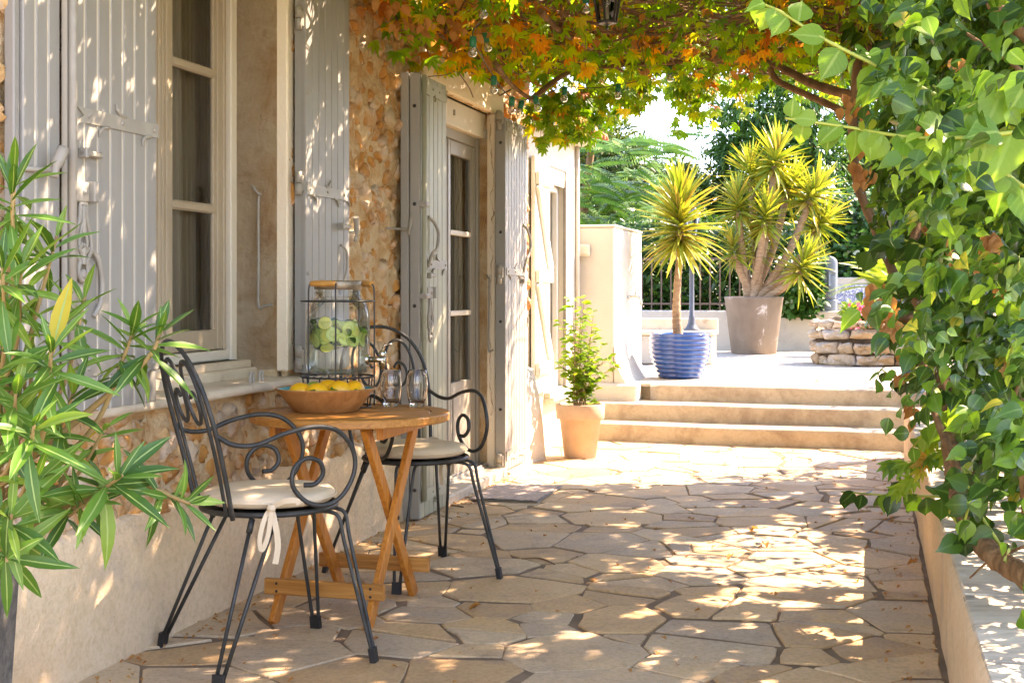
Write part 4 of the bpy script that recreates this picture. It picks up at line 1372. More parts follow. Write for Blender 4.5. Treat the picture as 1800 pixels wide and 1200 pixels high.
# ------------------------------------------------------------------ chairs
def make_chair(loc, rz, label):
    t = thing('garden_chair', label, 'chair', loc, rz, 'wrought iron garden chairs')
    m = MB()
    ring = [(.215 * math.cos(a), .215 * math.sin(a), .488) for a in [2 * math.pi * k / 40 for k in range(40)]]
    m.tube(ring, .009, 8, closed=True)
    m.lathe([(0, .478), (.205, .478), (.205, .484), (0, .484)], 40, smooth=False)
    m.build('seat_frame', MAT['wrought'], t)
    legs = [((-.295, -.265), 205, 0), ((.285, -.265), 335, 0), ((-.245, .262), 130, 1), ((.24, .262), 50, 1)]
    for (fx, fy), ang, front in legs:
        m = MB()
        d = Vector((fx, fy, 0)).normalized()
        side = Vector((-d.y, d.x, 0))
        for e in (-1, 1):
            a = R(ang + e * 10)
            top = Vector((.205 * math.cos(a), .205 * math.sin(a), .476))
            foot = Vector((fx, fy, .012)) + side * e * .010
            if front:
                k = top + d * .035 + Vector((0, 0, .004))
                P = catmull([top - d * .04, top + d * .01, k + Vector((0, 0, -.022)) + d * .008, k.lerp(foot, .2), k.lerp(foot, .6), foot], 5)
            else:
                P = [top, top.lerp(foot, .5), foot]
                m.tube([top + Vector((0, 0, .006)), top + Vector((0, 0, -.06)).lerp(foot - top, .12)], .0105, 8) if False else None
                m.tube([top, top.lerp(foot, .09)], .0105, 8)
            m.tube(P, .0066, 8)
        lg = m.build('leg', MAT['wrought'], t)
        c = MB(); c.bar((fx, fy, -.001), (fx - d.x * .008, fy - d.y * .008, .045), side, .038, .020); c.build('foot_cap', MAT['black'], lg)

    def back(x, z):
        h = max(0.0, z - .48)
        return Vector((x, -.185 - .20 * h - .12 * h * h, z))
    m = MB()
    arch = [(-.185, .48), (-.200, .62), (-.212, .76), (-.200, .87), (-.155, .955), (-.085, 1.005), (0, 1.022), (.085, 1.005), (.155, .955), (.200, .87), (.212, .76), (.200, .62), (.185, .48)]
    m.tube(catmull([back(*p) for p in arch], 6), .0078, 8)
    m.build('back_frame', MAT['wrought'], t)
    for e in (-1, 1):
        m = MB()
        pts = [(.128, .482), (.142, .62), (.150, .76), (.146, .88), (.118, .945), (.075, .962), (.034, .935), (.013, .875), (.020, .81), (.050, .768), (.088, .772), (.112, .81), (.104, .852), (.074, .866), (.052, .846)]
        m.tube(catmull([back(e * x, z) for x, z in pts], 6), .0062, 8)
        m.build('scroll', MAT['wrought'], t)
    for e in (-1, 1):
        m = MB()
        pts = [(-.245, .742), (-.20, .715), (-.13, .712), (-.04, .742), (.06, .757), (.14, .738), (.195, .675), (.20, .605), (.16, .535), (.105, .508), (.045, .520), (.0, .570), (.004, .625), (.045, .655), (.092, .642), (.105, .602), (.080, .572), (.045, .570)]
        P = []
        for k, (y, z) in enumerate(pts):
            x = .222 + .025 * math.sin(min(1, k / 6) * math.pi) + (.0 if k < 8 else -.004 * (k - 8))
            if k == 0: x = .210
            P.append((e * x, y, z))
        m.tube(catmull(P, 6), .0078, 8)
        m.build('armrest', MAT['wrought'], t)
    return t


ch1 = make_chair((-.785, 4.325, 0), math.atan2(-.861, .509), 'dark wrought iron chair with scrolled arms nearest the camera beside the leafy oleander')
ch2 = make_chair((-.40, 5.55, 0), math.atan2(-.567, -.824), 'dark wrought iron chair on the far side of the wooden table by the green shutter')


def cushion(loc, rz, label, bow):
    t = thing('seat_cushion', label, 'cushion', loc, rz, 'round cream seat cushions')
    m = MB()
    prof = [(0, 0), (.17, .0), (.202, .006), (.214, .020), (.212, .030), (.198, .041), (.15, .049), (.08, .052), (0, .053)]
    m.lathe(prof, 40)
    m.v = [(x * (1 + .012 * math.sin(5 * math.atan2(y, x))), y * (1 + .012 * math.sin(5 * math.atan2(y, x))), z + .005 * mnoise.noise(Vector((x * 9, y * 9, loc[0] * 7))) * (z > .01)) for x, y, z in m.v]
    m.build('cushion_pad', MAT['cushion'], t)
    m = MB(); m.tube([(.2145 * math.cos(a), .2145 * math.sin(a), .022) for a in [2 * math.pi * k / 48 for k in range(48)]], .0035, 6, closed=True); m.build('piping', MAT['cushion'], t)
    x, y = bow
    d = Vector((x, y, 0)).normalized(); s = Vector((-d.y, d.x, 0))
    m = MB()
    o = Vector((x, y, .012))
    def ribbon(pts, w=.010):
        P = catmull(pts, 5)
        vs = []
        for i, p in enumerate(P):
            tt = (P[min(i + 1, len(P) - 1)] - P[max(i - 1, 0)]).normalized()
            n = tt.cross(d); n = n.normalized() if n.length > .01 else s
            vs += [p - n * w, p + n * w]
        m.add(vs, [(2 * i, 2 * i + 1, 2 * i + 3, 2 * i + 2) for i in range(len(P) - 1)], True)
    ribbon([o, o + d * .02 + Vector((0, 0, -.04)) + s * .01, o + d * .022 + s * .02 + Vector((0, 0, -.11)), o + d * .02 + s * .012 + Vector((0, 0, -.17))], .009)
    ribbon([o, o + d * .02 - s * .02 + Vector((0, 0, -.03)), o + d * .03 - s * .035 + Vector((0, 0, -.09)), o + d * .025 - s * .028 + Vector((0, 0, -.125)), o + d * .026 - s * .010 + Vector((0, 0, -.08)), o + d * .02 + Vector((0, 0, -.01))], .007)
    ribbon([o, o + d * .025 + s * .04 + Vector((0, 0, .022)), o + d * .03 + s * .075 + Vector((0, 0, .024)), o + d * .028 + s * .085 + Vector((0, 0, .012))], .008)
    m.lathe([(0, -.014), (.012, -.008), (.014, 0), (.012, .008), (0, .014)], 10, c=tuple(o + d * .012))
    m.build('tie_ribbon', MAT['cushion'], t)
    return t


cushion((-.785, 4.325, .500), ch1.rotation_euler.z, 'cream cushion with a tied ribbon on the nearest iron chair', (.205, -.070))
cushion((-.40, 5.55, .500), ch2.rotation_euler.z, 'cream cushion on the iron chair behind the wooden table', (-.19, -.10))

# ------------------------------------------------------------------ folding table
TC = Vector((-.60, 4.96, 0))
TZ = .73
tb = thing('folding_table', 'round slatted teak folding table with crossed legs between the two iron chairs', 'table', TC, R(-15))
m = MB()
m.lathe([(.302, TZ - .030), (.366, TZ - .030), (.370, TZ - .026), (.370, TZ - .005), (.366, TZ), (.302, TZ), (.300, TZ - .003), (.302, TZ - .030)], 72, smooth=False)
m.build('table_rim', MAT['teak'], tb)
circ = [(.297 * math.cos(2 * math.pi * k / 48), .297 * math.sin(2 * math.pi * k / 48)) for k in range(48)]
ns = 7
for i in range(ns):
    y0 = -.297 + .594 * i / ns + .003; y1 = -.297 + .594 * (i + 1) / ns - .003
    P = clip(clip(circ, 0, 1, y1), 0, -1, -y0)
    m = slab_stone(P, TZ - .022, TZ - .001, .002, random.Random(i)); m.build('slat', MAT['teak'], tb)
for x in (-.205, .205):
    m = MB(); m.bar((x, -.235, TZ - .052), (x, .235, TZ - .052), (0, 0, 1), .044, .024); m.build('apron', MAT['teaky'], tb)
for e in (-1, 1):
    m = MB(); m.bar((e * .178, .235, TZ - .03), (e * .178, -.285, .0), (0, 1, 0), .052, .022); m.build('leg', MAT['teaky'], tb)
    m = MB(); m.bar((e * .150, -.235, TZ - .03), (e * .150, .285, .0), (0, 1, 0), .052, .022); m.build('leg', MAT['teaky'], tb)
m = MB(); m.bar((-.225, -.245, .125), (.225, -.245, .125), (0, 0, 1), .055, .024); o = m.build('stretcher', MAT['teak'], tb)
m = MB(); m.bar((-.225, .245, .125), (.225, .245, .125), (0, 0, 1), .055, .024); m.build('stretcher', MAT['teak'], tb)
k = MB()
for x in (-.178, .178):
    for z in (.110, .138): k.tube([(x, -.2565, z), (x, -.2585, z)], .005, 8)
for x in (-.178, .178): k.tube([(x * 1.06, 0, .345), (x * 1.075, 0, .345)], .008, 8)
k.build('screw_heads', MAT['black'], tb)

# ------------------------------------------------------------------ wooden bowl and fruit
BC = Vector((-.695, 4.99, TZ))
bw = thing('fruit_bowl', 'wide turned wooden bowl with a blue green glazed inside standing on the table', 'bowl', BC)
m = MB()
m.lathe([(0, .0), (.115, .0), (.122, .004), (.150, .040), (.186, .083), (.1885, .087), (.184, .088), (.180, .084)], 56); m.build('wooden_shell', MAT['bowl'], bw)
m = MB(); m.lathe([(.1805, .0845), (.145, .040), (.115, .018), (0, .014)], 56); m.build('glazed_lining', MAT['teal'], bw)
lm = MB()
lm.lathe([(0, -.045), (.007, -.043), (.010, -.039), (.022, -.033), (.032, -.018), (.035, 0), (.032, .018), (.022, .033), (.011, .039), (.007, .045), (0, .047)], 20)
lemon_me = lm.mesh('lemon', MAT['lemon']); lime_me = lm.mesh('lime', MAT['lime'])
FR = [(-.085, -.055, .072, 80, 'lemon', 'lemon at the left rim of the wooden bowl, lying beside the lime'),
      (-.018, -.088, .073, 95, 'lemon', 'large lemon lying foremost in the middle of the bowl'),
      (.012, -.010, .080, 70, 'lemon', 'lemon half hidden behind the foremost lemon in the bowl'),
      (.060, -.062, .080, 88, 'lemon', 'lemon heaped highest on the right side of the bowl'),
      (.112, -.030, .078, 8, 'lemon', 'lemon at the right rim of the bowl with its tip pointing to the camera'),
      (-.045, .02, .070, 60, 'lime', 'green lime behind the left lemons in the wooden bowl'),
      (.075, .07, .070, 30, 'lemon', 'lemon at the back of the bowl below the jar rack')]
for x, y, z, a, k, lab in FR:
    o = inst(k, lemon_me if k == 'lemon' else lime_me)
    o.matrix_world = Matrix.Translation(BC + Vector((x, y, z))) @ Matrix.Rotation(R(a), 4, 'Z') @ Matrix.Rotation(R(94), 4, 'X') @ Matrix.Scale(1.08, 4)
    tag(o, lab, k, 'lemons in the bowl' if k == 'lemon' else None)
rng = random.Random(4)
leafb = strip_leaf('bowl_leaf', [(0, .02), (.2, .2), (.5, .28), (.8, .17), (1, .01)], MAT['L_climber'], .1, .2)
for x, y, z, a in ((-.045, -.115, .085, -60), (.028, -.105, .088, 30), (.135, -.05, .082, -100)):
    o = inst('citrus_leaf', leafb)
    o.matrix_world = mat_of(BC + Vector((x, y, z)), (math.cos(R(a)), math.sin(R(a)), .15), (.2, -.5, 1), .05)
    tag(o, {-60: 'small green leaf tucked between the left and middle lemons', 30: 'small green leaf right of the foremost lemon', -100: 'small green leaf at the right rim of the fruit bowl'}[a], 'leaf', 'citrus leaves in the bowl')

# ------------------------------------------------------------------ drinks dispenser
DC = Vector((-.672, 5.16, TZ))
dp = thing('drinks_dispenser', 'glass jar of cucumber water with a tap in a black wire rack', 'drinks dispenser', DC, 0)
m = MB()
body = [(0, .128), (.085, .128), (.108, .132), (.120, .148), (.123, .17), (.123, .33), (.121, .365), (.112, .393), (.095, .412), (.086, .425), (.084, .455)]
m.lathe(body, 56); m.build('glass_jar', MAT['jar'], dp)
m = MB(); m.lathe([(.0865, .424), (.091, .428), (.0865, .433), (.090, .440), (.086, .446)], 48); m.build('jar_neck', MAT['jar'], dp)
m = MB(); m.lathe([(.0885, .452), (.091, .455), (.091, .482), (.088, .487), (0, .488)], 48); m.build('lid', MAT['lid'], dp)
m = MB(); m.lathe([(0, .133), (.08, .133), (.104, .137), (.1165, .152), (.1195, .172), (.1195, .333), (0, .333)], 48); m.build('lemon_water', MAT['water'], dp)
# slices and leaves floating in the upper third
sl_m, nt, p, out = nodes_of('cucumber flesh')
tc = nt.nodes.new('ShaderNodeTexCoord'); gr = nt.nodes.new('ShaderNodeTexGradient'); gr.gradient_type = 'SPHERICAL'
mp = nt.nodes.new('ShaderNodeMapping'); mp.inputs['Scale'].default_value = (30, 30, 1)
nt.links.new(tc.outputs['Object'], mp.inputs[0]); nt.links.new(mp.outputs[0], gr.inputs[0])
cr = ramp(nt, [(0.0, (.05, .15, .015)), (.10, (.10, .24, .02)), (.14, (.46, .62, .12)), (.5, (.58, .70, .20)), (.62, (.40, .55, .08)), (.8, (.56, .64, .20))])
nt.links.new(gr.outputs[0], cr.inputs[0]); nt.links.new(cr.outputs[0], p.inputs['Base Color']); p.inputs['Roughness'].default_value = .35
cu = MB(); cu.lathe([(0, -.0025), (.028, -.0025), (.030, -.001), (.030, .001), (.028, .0025), (0, .0025)], 20, smooth=False); cu_me = cu.mesh('cucumber_slice', sl_m)
li_m = M('lemon flesh', [(.3, (.55, .60, .06)), (.7, (.70, .66, .18))], scale=60, rough=.3)
le = MB(); le.lathe([(0, -.0025), (.024, -.0025), (.026, 0), (.024, .0025), (0, .0025)], 18, smooth=False); le_me = le.mesh('lemon_slice', li_m)
rng = random.Random(8)
mint = strip_leaf('mint_leaf', [(0, .02), (.25, .26), (.55, .32), (.85, .16), (1, .01)], MAT['L_climber'], .2, .3)
fl = 0
for k in range(30):
    a = rng.uniform(0, 2 * math.pi) if k > 16 else R(-165 + k * 10.5 + rng.uniform(-5, 5))
    r = rng.uniform(.088, .108) if k < 17 else rng.uniform(.02, .085)
    z = rng.uniform(.255, .312)
    d = Vector((math.cos(a), math.sin(a), rng.uniform(-.4, .4)))
    o = inst('cucumber_slice' if k % 6 else 'lemon_slice', cu_me if k % 6 else le_me, dp)
    o.matrix_local = Matrix.Translation((r * math.cos(a), r * math.sin(a), z)) @ d.to_track_quat('Z', 'Y').to_matrix().to_4x4() @ Matrix.Scale(.95, 4)
o = inst('lemon_slice', le_me, dp); o.matrix_local = Matrix.Translation((-.035, -.105, .325)) @ Matrix.Rotation(R(75), 4, 'X')
o = inst('lemon_slice', le_me, dp); o.matrix_local = Matrix.Translation((-.028, -.100, .232)) @ Matrix.Rotation(R(35), 4, 'X')
for k in range(70):
    a = rng.uniform(0, 2 * math.pi); r = .112 * math.sqrt(rng.uniform(.2, 1))
    z = rng.uniform(.228, .335)
    inst('mint_leaf', mint, dp, mat_of((r * math.cos(a), r * math.sin(a), z), (rng.uniform(-1, 1), rng.uniform(-1, 1), rng.uniform(-.7, .5)), (math.cos(a), math.sin(a), rng.uniform(-.3, .9)), rng.uniform(.03, .048)))
rk = MB()
for z in (.118, .408): rk.tube([(.141 * math.cos(a), .141 * math.sin(a), z) for a in [2 * math.pi * k / 48 for k in range(48)]], .0035, 6, closed=True)
for k in range(9):
    x = -.12 + .03 * k; h = math.sqrt(max(0, .141 ** 2 - x * x)); rk.tube([(x, -h, .116), (x, h, .116)], .0025, 6)
for k in range(8):
    a = 2 * math.pi * (k + .5) / 8
    rk.tube([(.138 * math.cos(a), .138 * math.sin(a), .116), (.128 * math.cos(a), .128 * math.sin(a), .004)], .003, 6)
rk.tube([(.128 * math.cos(a), .128 * math.sin(a), .004) for a in [2 * math.pi * k / 32 for k in range(32)]], .003, 6, closed=True)
ah = R(-110)
for base in (ah, ah + math.pi * .82):
    for e in (-1, 1):
        a = base + e * .42
        x, y = .141 * math.cos(a), .141 * math.sin(a)
        rk.tube(catmull([(x, y, .004), (x, y, .118), (x, y, .408), (x * .98, y * .98, .462), (x * .93, y * .93, .474)], 5), .0032, 6)
rk.build('wire_rack', MAT['wrought'], dp)
for base in (ah, ah + math.pi * .82):
    a0, a1 = base - .42, base + .42
    p0 = Vector((.131 * math.cos(a0), .131 * math.sin(a0), .475)); p1 = Vector((.131 * math.cos(a1), .131 * math.sin(a1), .475))
    m = MB(); n = 13
    rr = [.0095 + .0035 * math.sin(math.pi * k / (n - 1)) - (.0015 if k in (4, 8) else 0) for k in range(n)]
    m.tube([p0.lerp(p1, k / (n - 1)) for k in range(n)], rr, 12); m.build('wooden_handle', MAT['handle'], dp)
tp = MB()
tp.lathe([(.020, 0), (.020, .006), (.012, .010)], 14); tp.v = [(.121 + z, x * 1.0, .185 + y) for x, y, z in tp.v]
tp.tube([(.128, 0, .185), (.195, -.004, .185)], .011, 12); tp.tube([(.186, -.004, .205), (.186, -.004, .150)], .010, 12); tp.tube(catmull([(.186, -.004, .205), (.188, -.004, .222), (.196, -.004, .240), (.222, -.004, .246)], 4), [.006] * 9 + [.004] * 4, 8)
tp.lathe([(.013, .198), (.015, .206), (.013, .215), (.006, .222), (0, .223)], 12, c=(.186, -.004, 0))
tp.v = [(x * math.cos(-.28) - y * math.sin(-.28), x * math.sin(-.28) + y * math.cos(-.28), z) for x, y, z in tp.v]
tp.build('tap', MAT['metal'], dp)

# ------------------------------------------------------------------ tumblers
tm = MB()
tm.lathe([(0, .0), (.026, .0), (.029, .003), (.036, .030), (.041, .065), (.0415, .085), (.0395, .115), (.0365, .140), (.0358, .1412), (.0350, .140), (.0380, .115), (.0400, .085), (.0395, .066), (.0345, .034), (.029, .020), (.024, .0165), (0, .0165)], 40)
tme = tm.mesh('tumbler', MAT['tumbler'])
for (x, Y), lab in (((687, 5.18), 'clear empty tumbler on the table, directly under the jar tap'), ((733, 5.17), 'clear empty tumbler on the table, closer to the edge by the green shutter')):
    o = inst('tumbler', tme, loc=((x - 900) / FPX * Y, Y, TZ + .0005))
    tag(o, lab, 'glass', 'clear tumblers on the table')

# ------------------------------------------------------------------ doormat
dmat = thing('doormat', 'brown coir doormat in a grey rubber border in front of the glazed door', 'doormat', (.03, 7.745, .006), R(-15))
m = MB(); m.box(-.20, .20, -.31, .31, 0, .006, .002); m.build('rubber_border', MAT['rubber'], dmat)
m = MB()
n = 26
vs, fs = [], []
for j in range(n + 1):
    for i in range(n + 1):
        x = -.191 + .382 * i / n; y = -.301 + .602 * j / n
        vs.append((x, y, .008 + .005 * random.Random(i * 99 + j).random()))
fs = [(j * (n + 1) + i, j * (n + 1) + i + 1, (j + 1) * (n + 1) + i + 1, (j + 1) * (n + 1) + i) for j in range(n) for i in range(n)]
m.add(vs, fs); m.build('coir_pile', MAT['mat'], dmat)

# ------------------------------------------------------------------ terracotta pot with a young shrub
rng = random.Random(17)
PC = at(1020, 0, 9.45); PC.z = 0
ps = thing('potted_shrub', 'airy young light green shrub in a rimmed terracotta pot at the foot of the steps', 'potted plant', PC)
m = MB(); m.lathe([(0, 0), (.108, 0), (.113, .004), (.146, .272), (.166, .275), (.170, .279), (.174, .374), (.171, .380), (.158, .380), (.152, .372), (.146, .350)], 48); m.build('pot', MAT['terracotta'], ps)
m = MB(); m.lathe([(.148, .352), (.08, .358), (0, .360)], 24); m.build('soil', MAT['soil'], ps)
lf = strip_leaf('shrub_leaf', [(0, .03), (.3, .30), (.6, .30), (.85, .16), (1, .02)], MAT['L_shrub'], .2, .15)
st = MB()
count = 0
tips = [(-.14, .96), (-.06, 1.10), (.0, .98), (.03, 1.12), (.09, .90), (.16, .78), (.20, .70), (.27, .64), (-.16, .66), (-.10, .60), (.07, .62), (-.02, .72), (.14, .56), (-.08, .82), (.10, 1.02)]
lv = []
for tx, tz in tips:
    ty = rng.uniform(-.14, .14)
    b0 = Vector((rng.uniform(-.05, .05), rng.uniform(-.05, .05), .355))
    tip = Vector((tx, ty, tz))
    mid = b0.lerp(tip, .5) + Vector((rng.uniform(-.02, .02) - tx * .18, rng.uniform(-.03, .03), .03))
    P = catmull([b0, mid, tip], 8)
    q_ = MB(); q_.tube(P, [.0045 - .003 * k / len(P) for k in range(len(P))], 5); q_.build('stem', MAT['stem'], ps)
    for k in range(3, len(P)):
        for q in range(2):
            a = rng.uniform(0, 6.28)
            d = Vector((math.cos(a), math.sin(a), rng.uniform(0, .9))).normalized()
            tw = rng.uniform(.01, .06) if k < len(P) - 2 else .01
            e = P[k] + d * tw
            if tw > .02: st.tube([P[k], e], .0013, 4)
            for _ in range(rng.choice((1, 2))):
                a2 = a + rng.uniform(-1, 1)
                lv.append(mat_of(e, (math.cos(a2), math.sin(a2), rng.uniform(-.2, .7)), (rng.uniform(-.5, .5), rng.uniform(-.9, .2), 1), rng.uniform(.040, .066)))
for k in range(50):
    a = rng.uniform(0, 6.28); r = rng.uniform(.02, .11)
    lv.append(mat_of((r * math.cos(a), r * math.sin(a), rng.uniform(.37, .48)), (math.cos(a), math.sin(a), .3), (0, -.5, 1), rng.uniform(.035, .06)))
st.build('twigs', MAT['stem'], ps, kind='stuff')
rng.shuffle(lv)
for Mx in lv[:280]: inst('leaf', lf, ps, Mx)
if len(lv) > 280: scatter('small_leaves', lf, lv[280:], MAT['L_shrub'], ps)

# ------------------------------------------------------------------ yuccas
blade = strip_leaf('blade', [(0, .042), (.15, .052), (.45, .05), (.75, .032), (1, .004)], MAT['L_yucca'], .30, .06)
blade2 = strip_leaf('blade', [(0, .042), (.15, .052), (.45, .05), (.75, .032), (1, .004)], MAT['L_yucca'], .30, .22)


def crown(parent, c, axis, n, L, rng, stem=.18, low=-.35, store=None):
    ax = Vector(axis).normalized()
    out = []
    for k in range(n):
        t = (k + .5) / n                       # 0 = lowest leaf, 1 = centre
        el = low + (1.45 - low) * t ** 1.1 + rng.uniform(-.12, .12)
        a = k * 2.399 + rng.uniform(-.2, .2)
        x = ax.orthogonal().normalized(); y = ax.cross(x)
        d = (x * math.cos(a) + y * math.sin(a)) * math.cos(el) + ax * math.sin(el) + Vector((rng.uniform(-.14, .14), rng.uniform(-.14, .14), rng.uniform(-.14, .10)))
        p = Vector(c) + ax * (stem * (t - .5)) + d * .012
        out.append((mat_of(p, d, ax + d * .01 if abs(el) < 1.3 else x, L * rng.uniform(.62, 1.12) * (1.0 if t < .9 else .8)), blade2 if t < .30 or rng.random() < .2 else blade))
    return out


by = at(1195, 0, 11.75); by.z = .407
yb = thing('potted_yucca', 'single stemmed yellow green yucca in a glossy blue ribbed pot on the upper terrace', 'potted plant', by)
prof = [(0, 0), (.165, 0), (.172, .006)]
for k in range(9):
    z0 = .012 + k * .040
    r = .178 + .085 * math.sin(min(1, (z0 + .02) / .30) * math.pi / 2)
    prof += [(r - .006, z0), (r + .004, z0 + .010), (r + .007, z0 + .020), (r + .004, z0 + .031), (r - .006, z0 + .038)]
prof += [(.262, .380), (.266, .388), (.262, .396), (.245, .396), (.238, .380), (.235, .35)]
m = MB(); m.lathe(prof, 56); m.build('pot', MAT['blue'], yb)
m = MB(); m.lathe([(.237, .352), (.1, .362), (0, .364)], 28); m.build('soil', MAT['soil'], yb)
m = MB()
P = catmull([(-.015, 0, .35), (-.03, 0, .60), (-.02, 0, .85), (.0, 0, 1.08), (.0, 0, 1.45)], 8)
m.tube(P, [.044 - .014 * min(1, k / 12) + .004 * (k % 2) for k in range(len(P))], 12); m.build('trunk', MAT['trunk'], yb)
rng = random.Random(31)
for Mx, me in crown(yb, (0, 0, 1.36), (0, 0, 1), 250, .41, rng, stem=.44, low=-.45): inst('blade', me, yb, Mx)

gy = at(1325, 0, 16.3); gy.z = .407
yg = thing('potted_yucca', 'many branched yellow green yucca in a tall weathered grey pot on the upper terrace', 'potted plant', gy)
m = MB(); m.lathe([(0, 0), (.262, 0), (.270, .008), (.352, .66), (.358, .672), (.358, .690), (.345, .695), (.335, .680), (.325, .62)], 56); m.build('pot', MAT['greypot'], yg)
m = MB(); m.lathe([(.328, .625), (0, .64)], 28); m.build('soil', MAT['soil'], yg)
rng = random.Random(41)
cr_ = [(1362, 285, 0, .58), (1298, 365, -.1, .5), (1345, 385, -.25, .48), (1425, 345, .0, .54), (1408, 470, -.3, .50), (1290, 440, -.1, .36), (1385, 330, .3, .5), (1320, 310, .3, .5), (1440, 395, .15, .46), (1330, 430, .1, .4)]
allb = []
for k, (x, y, dy, L) in enumerate(cr_):
    c = at(x, y, 16.3 + dy) - gy
    b0 = Vector((rng.uniform(-.08, .08), rng.uniform(-.06, .06), .60))
    d = c - b0
    mid = b0 + d * .5 + Vector((d.x * .10, 0, -.06 * abs(d.x)))
    m = MB(); P = catmull([b0, mid, c - Vector((0, 0, .05))], 9)
    m.tube(P, [.052 - .014 * i / len(P) + .003 * (i % 2) for i in range(len(P))], 9); m.build('stem', MAT['trunk'], yg)
    ax = (Vector((d.x * .8, dy * .5, .9))).normalized()
    allb += crown(yg, c, ax, 98, L * .84, rng, stem=.24, low=-.6)
rng.shuffle(allb)
for Mx, me in allb[:290]: inst('blade', me, yg, Mx)
scatter('blades', blade, [a for a, b in allb[290:]], MAT['L_yucca'], yg)
# ------------------------------------------------------------------ oleander in a dark pot, left foreground
OC = Vector((-1.315, 2.78, 0))
ol = thing('potted_oleander', 'leafy green oleander in a square dark stone pot in the left foreground', 'potted plant', OC)
m = MB()
m.add([(-.185, -.185, 0), (.185, -.185, 0), (.185, .185, 0), (-.185, .185, 0), (-.215, -.215, .60), (.215, -.215, .60), (.215, .215, .60), (-.215, .215, .60), (-.185, -.185, .60), (.185, -.185, .60), (.185, .185, .60), (-.185, .185, .60), (-.18, -.18, .55), (.18, -.18, .55), (.18, .18, .55), (-.18, .18, .55)],
      [(0, 1, 5, 4), (1, 2, 6, 5), (2, 3, 7, 6), (3, 0, 4, 7), (4, 5, 9, 8), (5, 6, 10, 9), (6, 7, 11, 10), (7, 4, 8, 11), (8, 9, 13, 12), (9, 10, 14, 13), (10, 11, 15, 14), (11, 8, 12, 15), (3, 2, 1, 0)])
m.build('pot', MAT['darkpot'], ol)
m = MB(); m.box(-.182, .182, -.182, .182, .50, .556); m.build('soil', MAT['soil'], ol)
oleaf = [strip_leaf('leaf', [(0, .018), (.1, .04), (.3, .085), (.5, .10), (.7, .082), (.88, .04), (1, .004)], MAT['L_oleander'], fo, dr, wave=wv, bend=be) for dr, be, fo, wv in ((.05, .03, .16, .0), (.14, -.05, .22, .004), (.28, .06, .10, .006), (.10, .10, .25, .0), (.20, -.11, .12, .006), (-.06, .05, .2, .003))]
rng = random.Random(71)
clumps = [  # tip pixel x, y, depth, number of leaves, leaf length, (stem via pixel)
    (22, 330, 2.62, 15, .150, (12, 560)), (38, 465, 2.60, 14, .150, (20, 640)), (100, 415, 2.72, 12, .135, (50, 600)), (92, 610, 2.50, 15, .150, (60, 800)),
    (238, 575, 2.74, 16, .125, (150, 770)), (285, 580, 2.74, 15, .135, (240, 650)), (130, 690, 2.66, 13, .140, (70, 820)), (28, 690, 2.48, 13, .150, (10, 830)),
    (65, 840, 2.55, 12, .130, (30, 900)), (215, 835, 2.60, 17, .165, (120, 900)), (335, 885, 2.70, 15, .120, (210, 850)), (128, 800, 2.78, 11, .125, (90, 870)),
    (190, 745, 2.70, 9, .110, (110, 860)), (10, 560, 2.74, 12, .150, (0, 760)), (60, 540, 2.82, 11, .140, (40, 740)), (-20, 420, 2.66, 10, .15, (-10, 640)),
    (12, 985, 2.50, 10, .135, (5, 960)), (-10, 790, 2.62, 10, .15, (0, 880)), (150, 520, 2.9, 8, .12, (100, 700)), (25, 300, 2.66, 8, .14, (15, 480)),
    (60, 745, 2.44, 14, .15, (30, 880)), (-5, 640, 2.5, 13, .15, (-10, 800)), (20, 905, 2.5, 12, .14, (10, 960)), (100, 560, 2.66, 12, .14, (60, 740)), (5, 470, 2.52, 13, .15, (0, 660)), (160, 880, 2.62, 12, .14, (80, 930)), (45, 640, 2.72, 12, .14, (30, 780))]
nl = 0; extra = []
clumps.sort(key=lambda c: c[2])
for x, y, Y, n, L, via in clumps:
    tip = at(x, y, Y) - OC
    base = Vector((rng.uniform(-.05, .14), rng.uniform(-.10, .06), .55))
    mid = at(via[0], via[1], (Y + 2.75) / 2) - OC
    P = catmull([base, base.lerp(mid, .5) + Vector((rng.uniform(-.03, .03), 0, .02)), mid, tip], 7)
    r0 = .011 if n > 14 else .007
    q_ = MB(); q_.tube(P, [r0 - (r0 - .003) * k / len(P) for k in range(len(P))], 7); q_.build('stem', MAT['stem'], ol)
    ax = (tip - mid).normalized()
    up = (ax + Vector((0, 0, .35))).normalized()
    x_ = up.orthogonal().normalized(); y_ = up.cross(x_)
    for k in range(n):
        t = k / n
        a = k * 2.0944 + (k // 3) * 1.05 + rng.uniform(-.3, .3)
        el = -.55 + 1.75 * t + rng.uniform(-.25, .25)
        d = (x_ * math.cos(a) + y_ * math.sin(a)) * math.cos(el) + up * math.sin(el)
        p = tip - ax * (.085 * (1 - t))
        if el < 0 and rng.random() < .5: d = (d + Vector((0, 0, -.7))).normalized()
        nn = up + (x_ * math.cos(a) + y_ * math.sin(a)) * -.3 + Vector((0, -.35, .2))
        me = oleaf[rng.choice((2, 4, 1)) if el < -.1 else (rng.choice((1, 3, 4)) if el < .5 else rng.choice((0, 3, 5)))]
        s = L * rng.uniform(.62, 1.10) * (1 if t < .8 else .7)
        mx_ = mat_of(p, d, nn, s, sx=s * rng.uniform(.85, 1.08))
        if nl < 296: inst('leaf', me, ol, mx_)
        else: extra.append(mx_)
        nl += 1
for k in range(9):
    b0 = Vector((rng.uniform(-.15, .12), rng.uniform(-.12, .1), .55)); e = b0 + Vector((rng.uniform(-.05, .30), rng.uniform(-.1, .1), rng.uniform(.18, .42)))
    q_ = MB(); q_.tube(catmull([b0, b0.lerp(e, .5) + Vector((0, 0, .04)), e], 5), .004, 5); q_.build('stem', MAT['stem'], ol)

scatter('foliage', oleaf[1], extra, MAT['L_oleander'], ol)

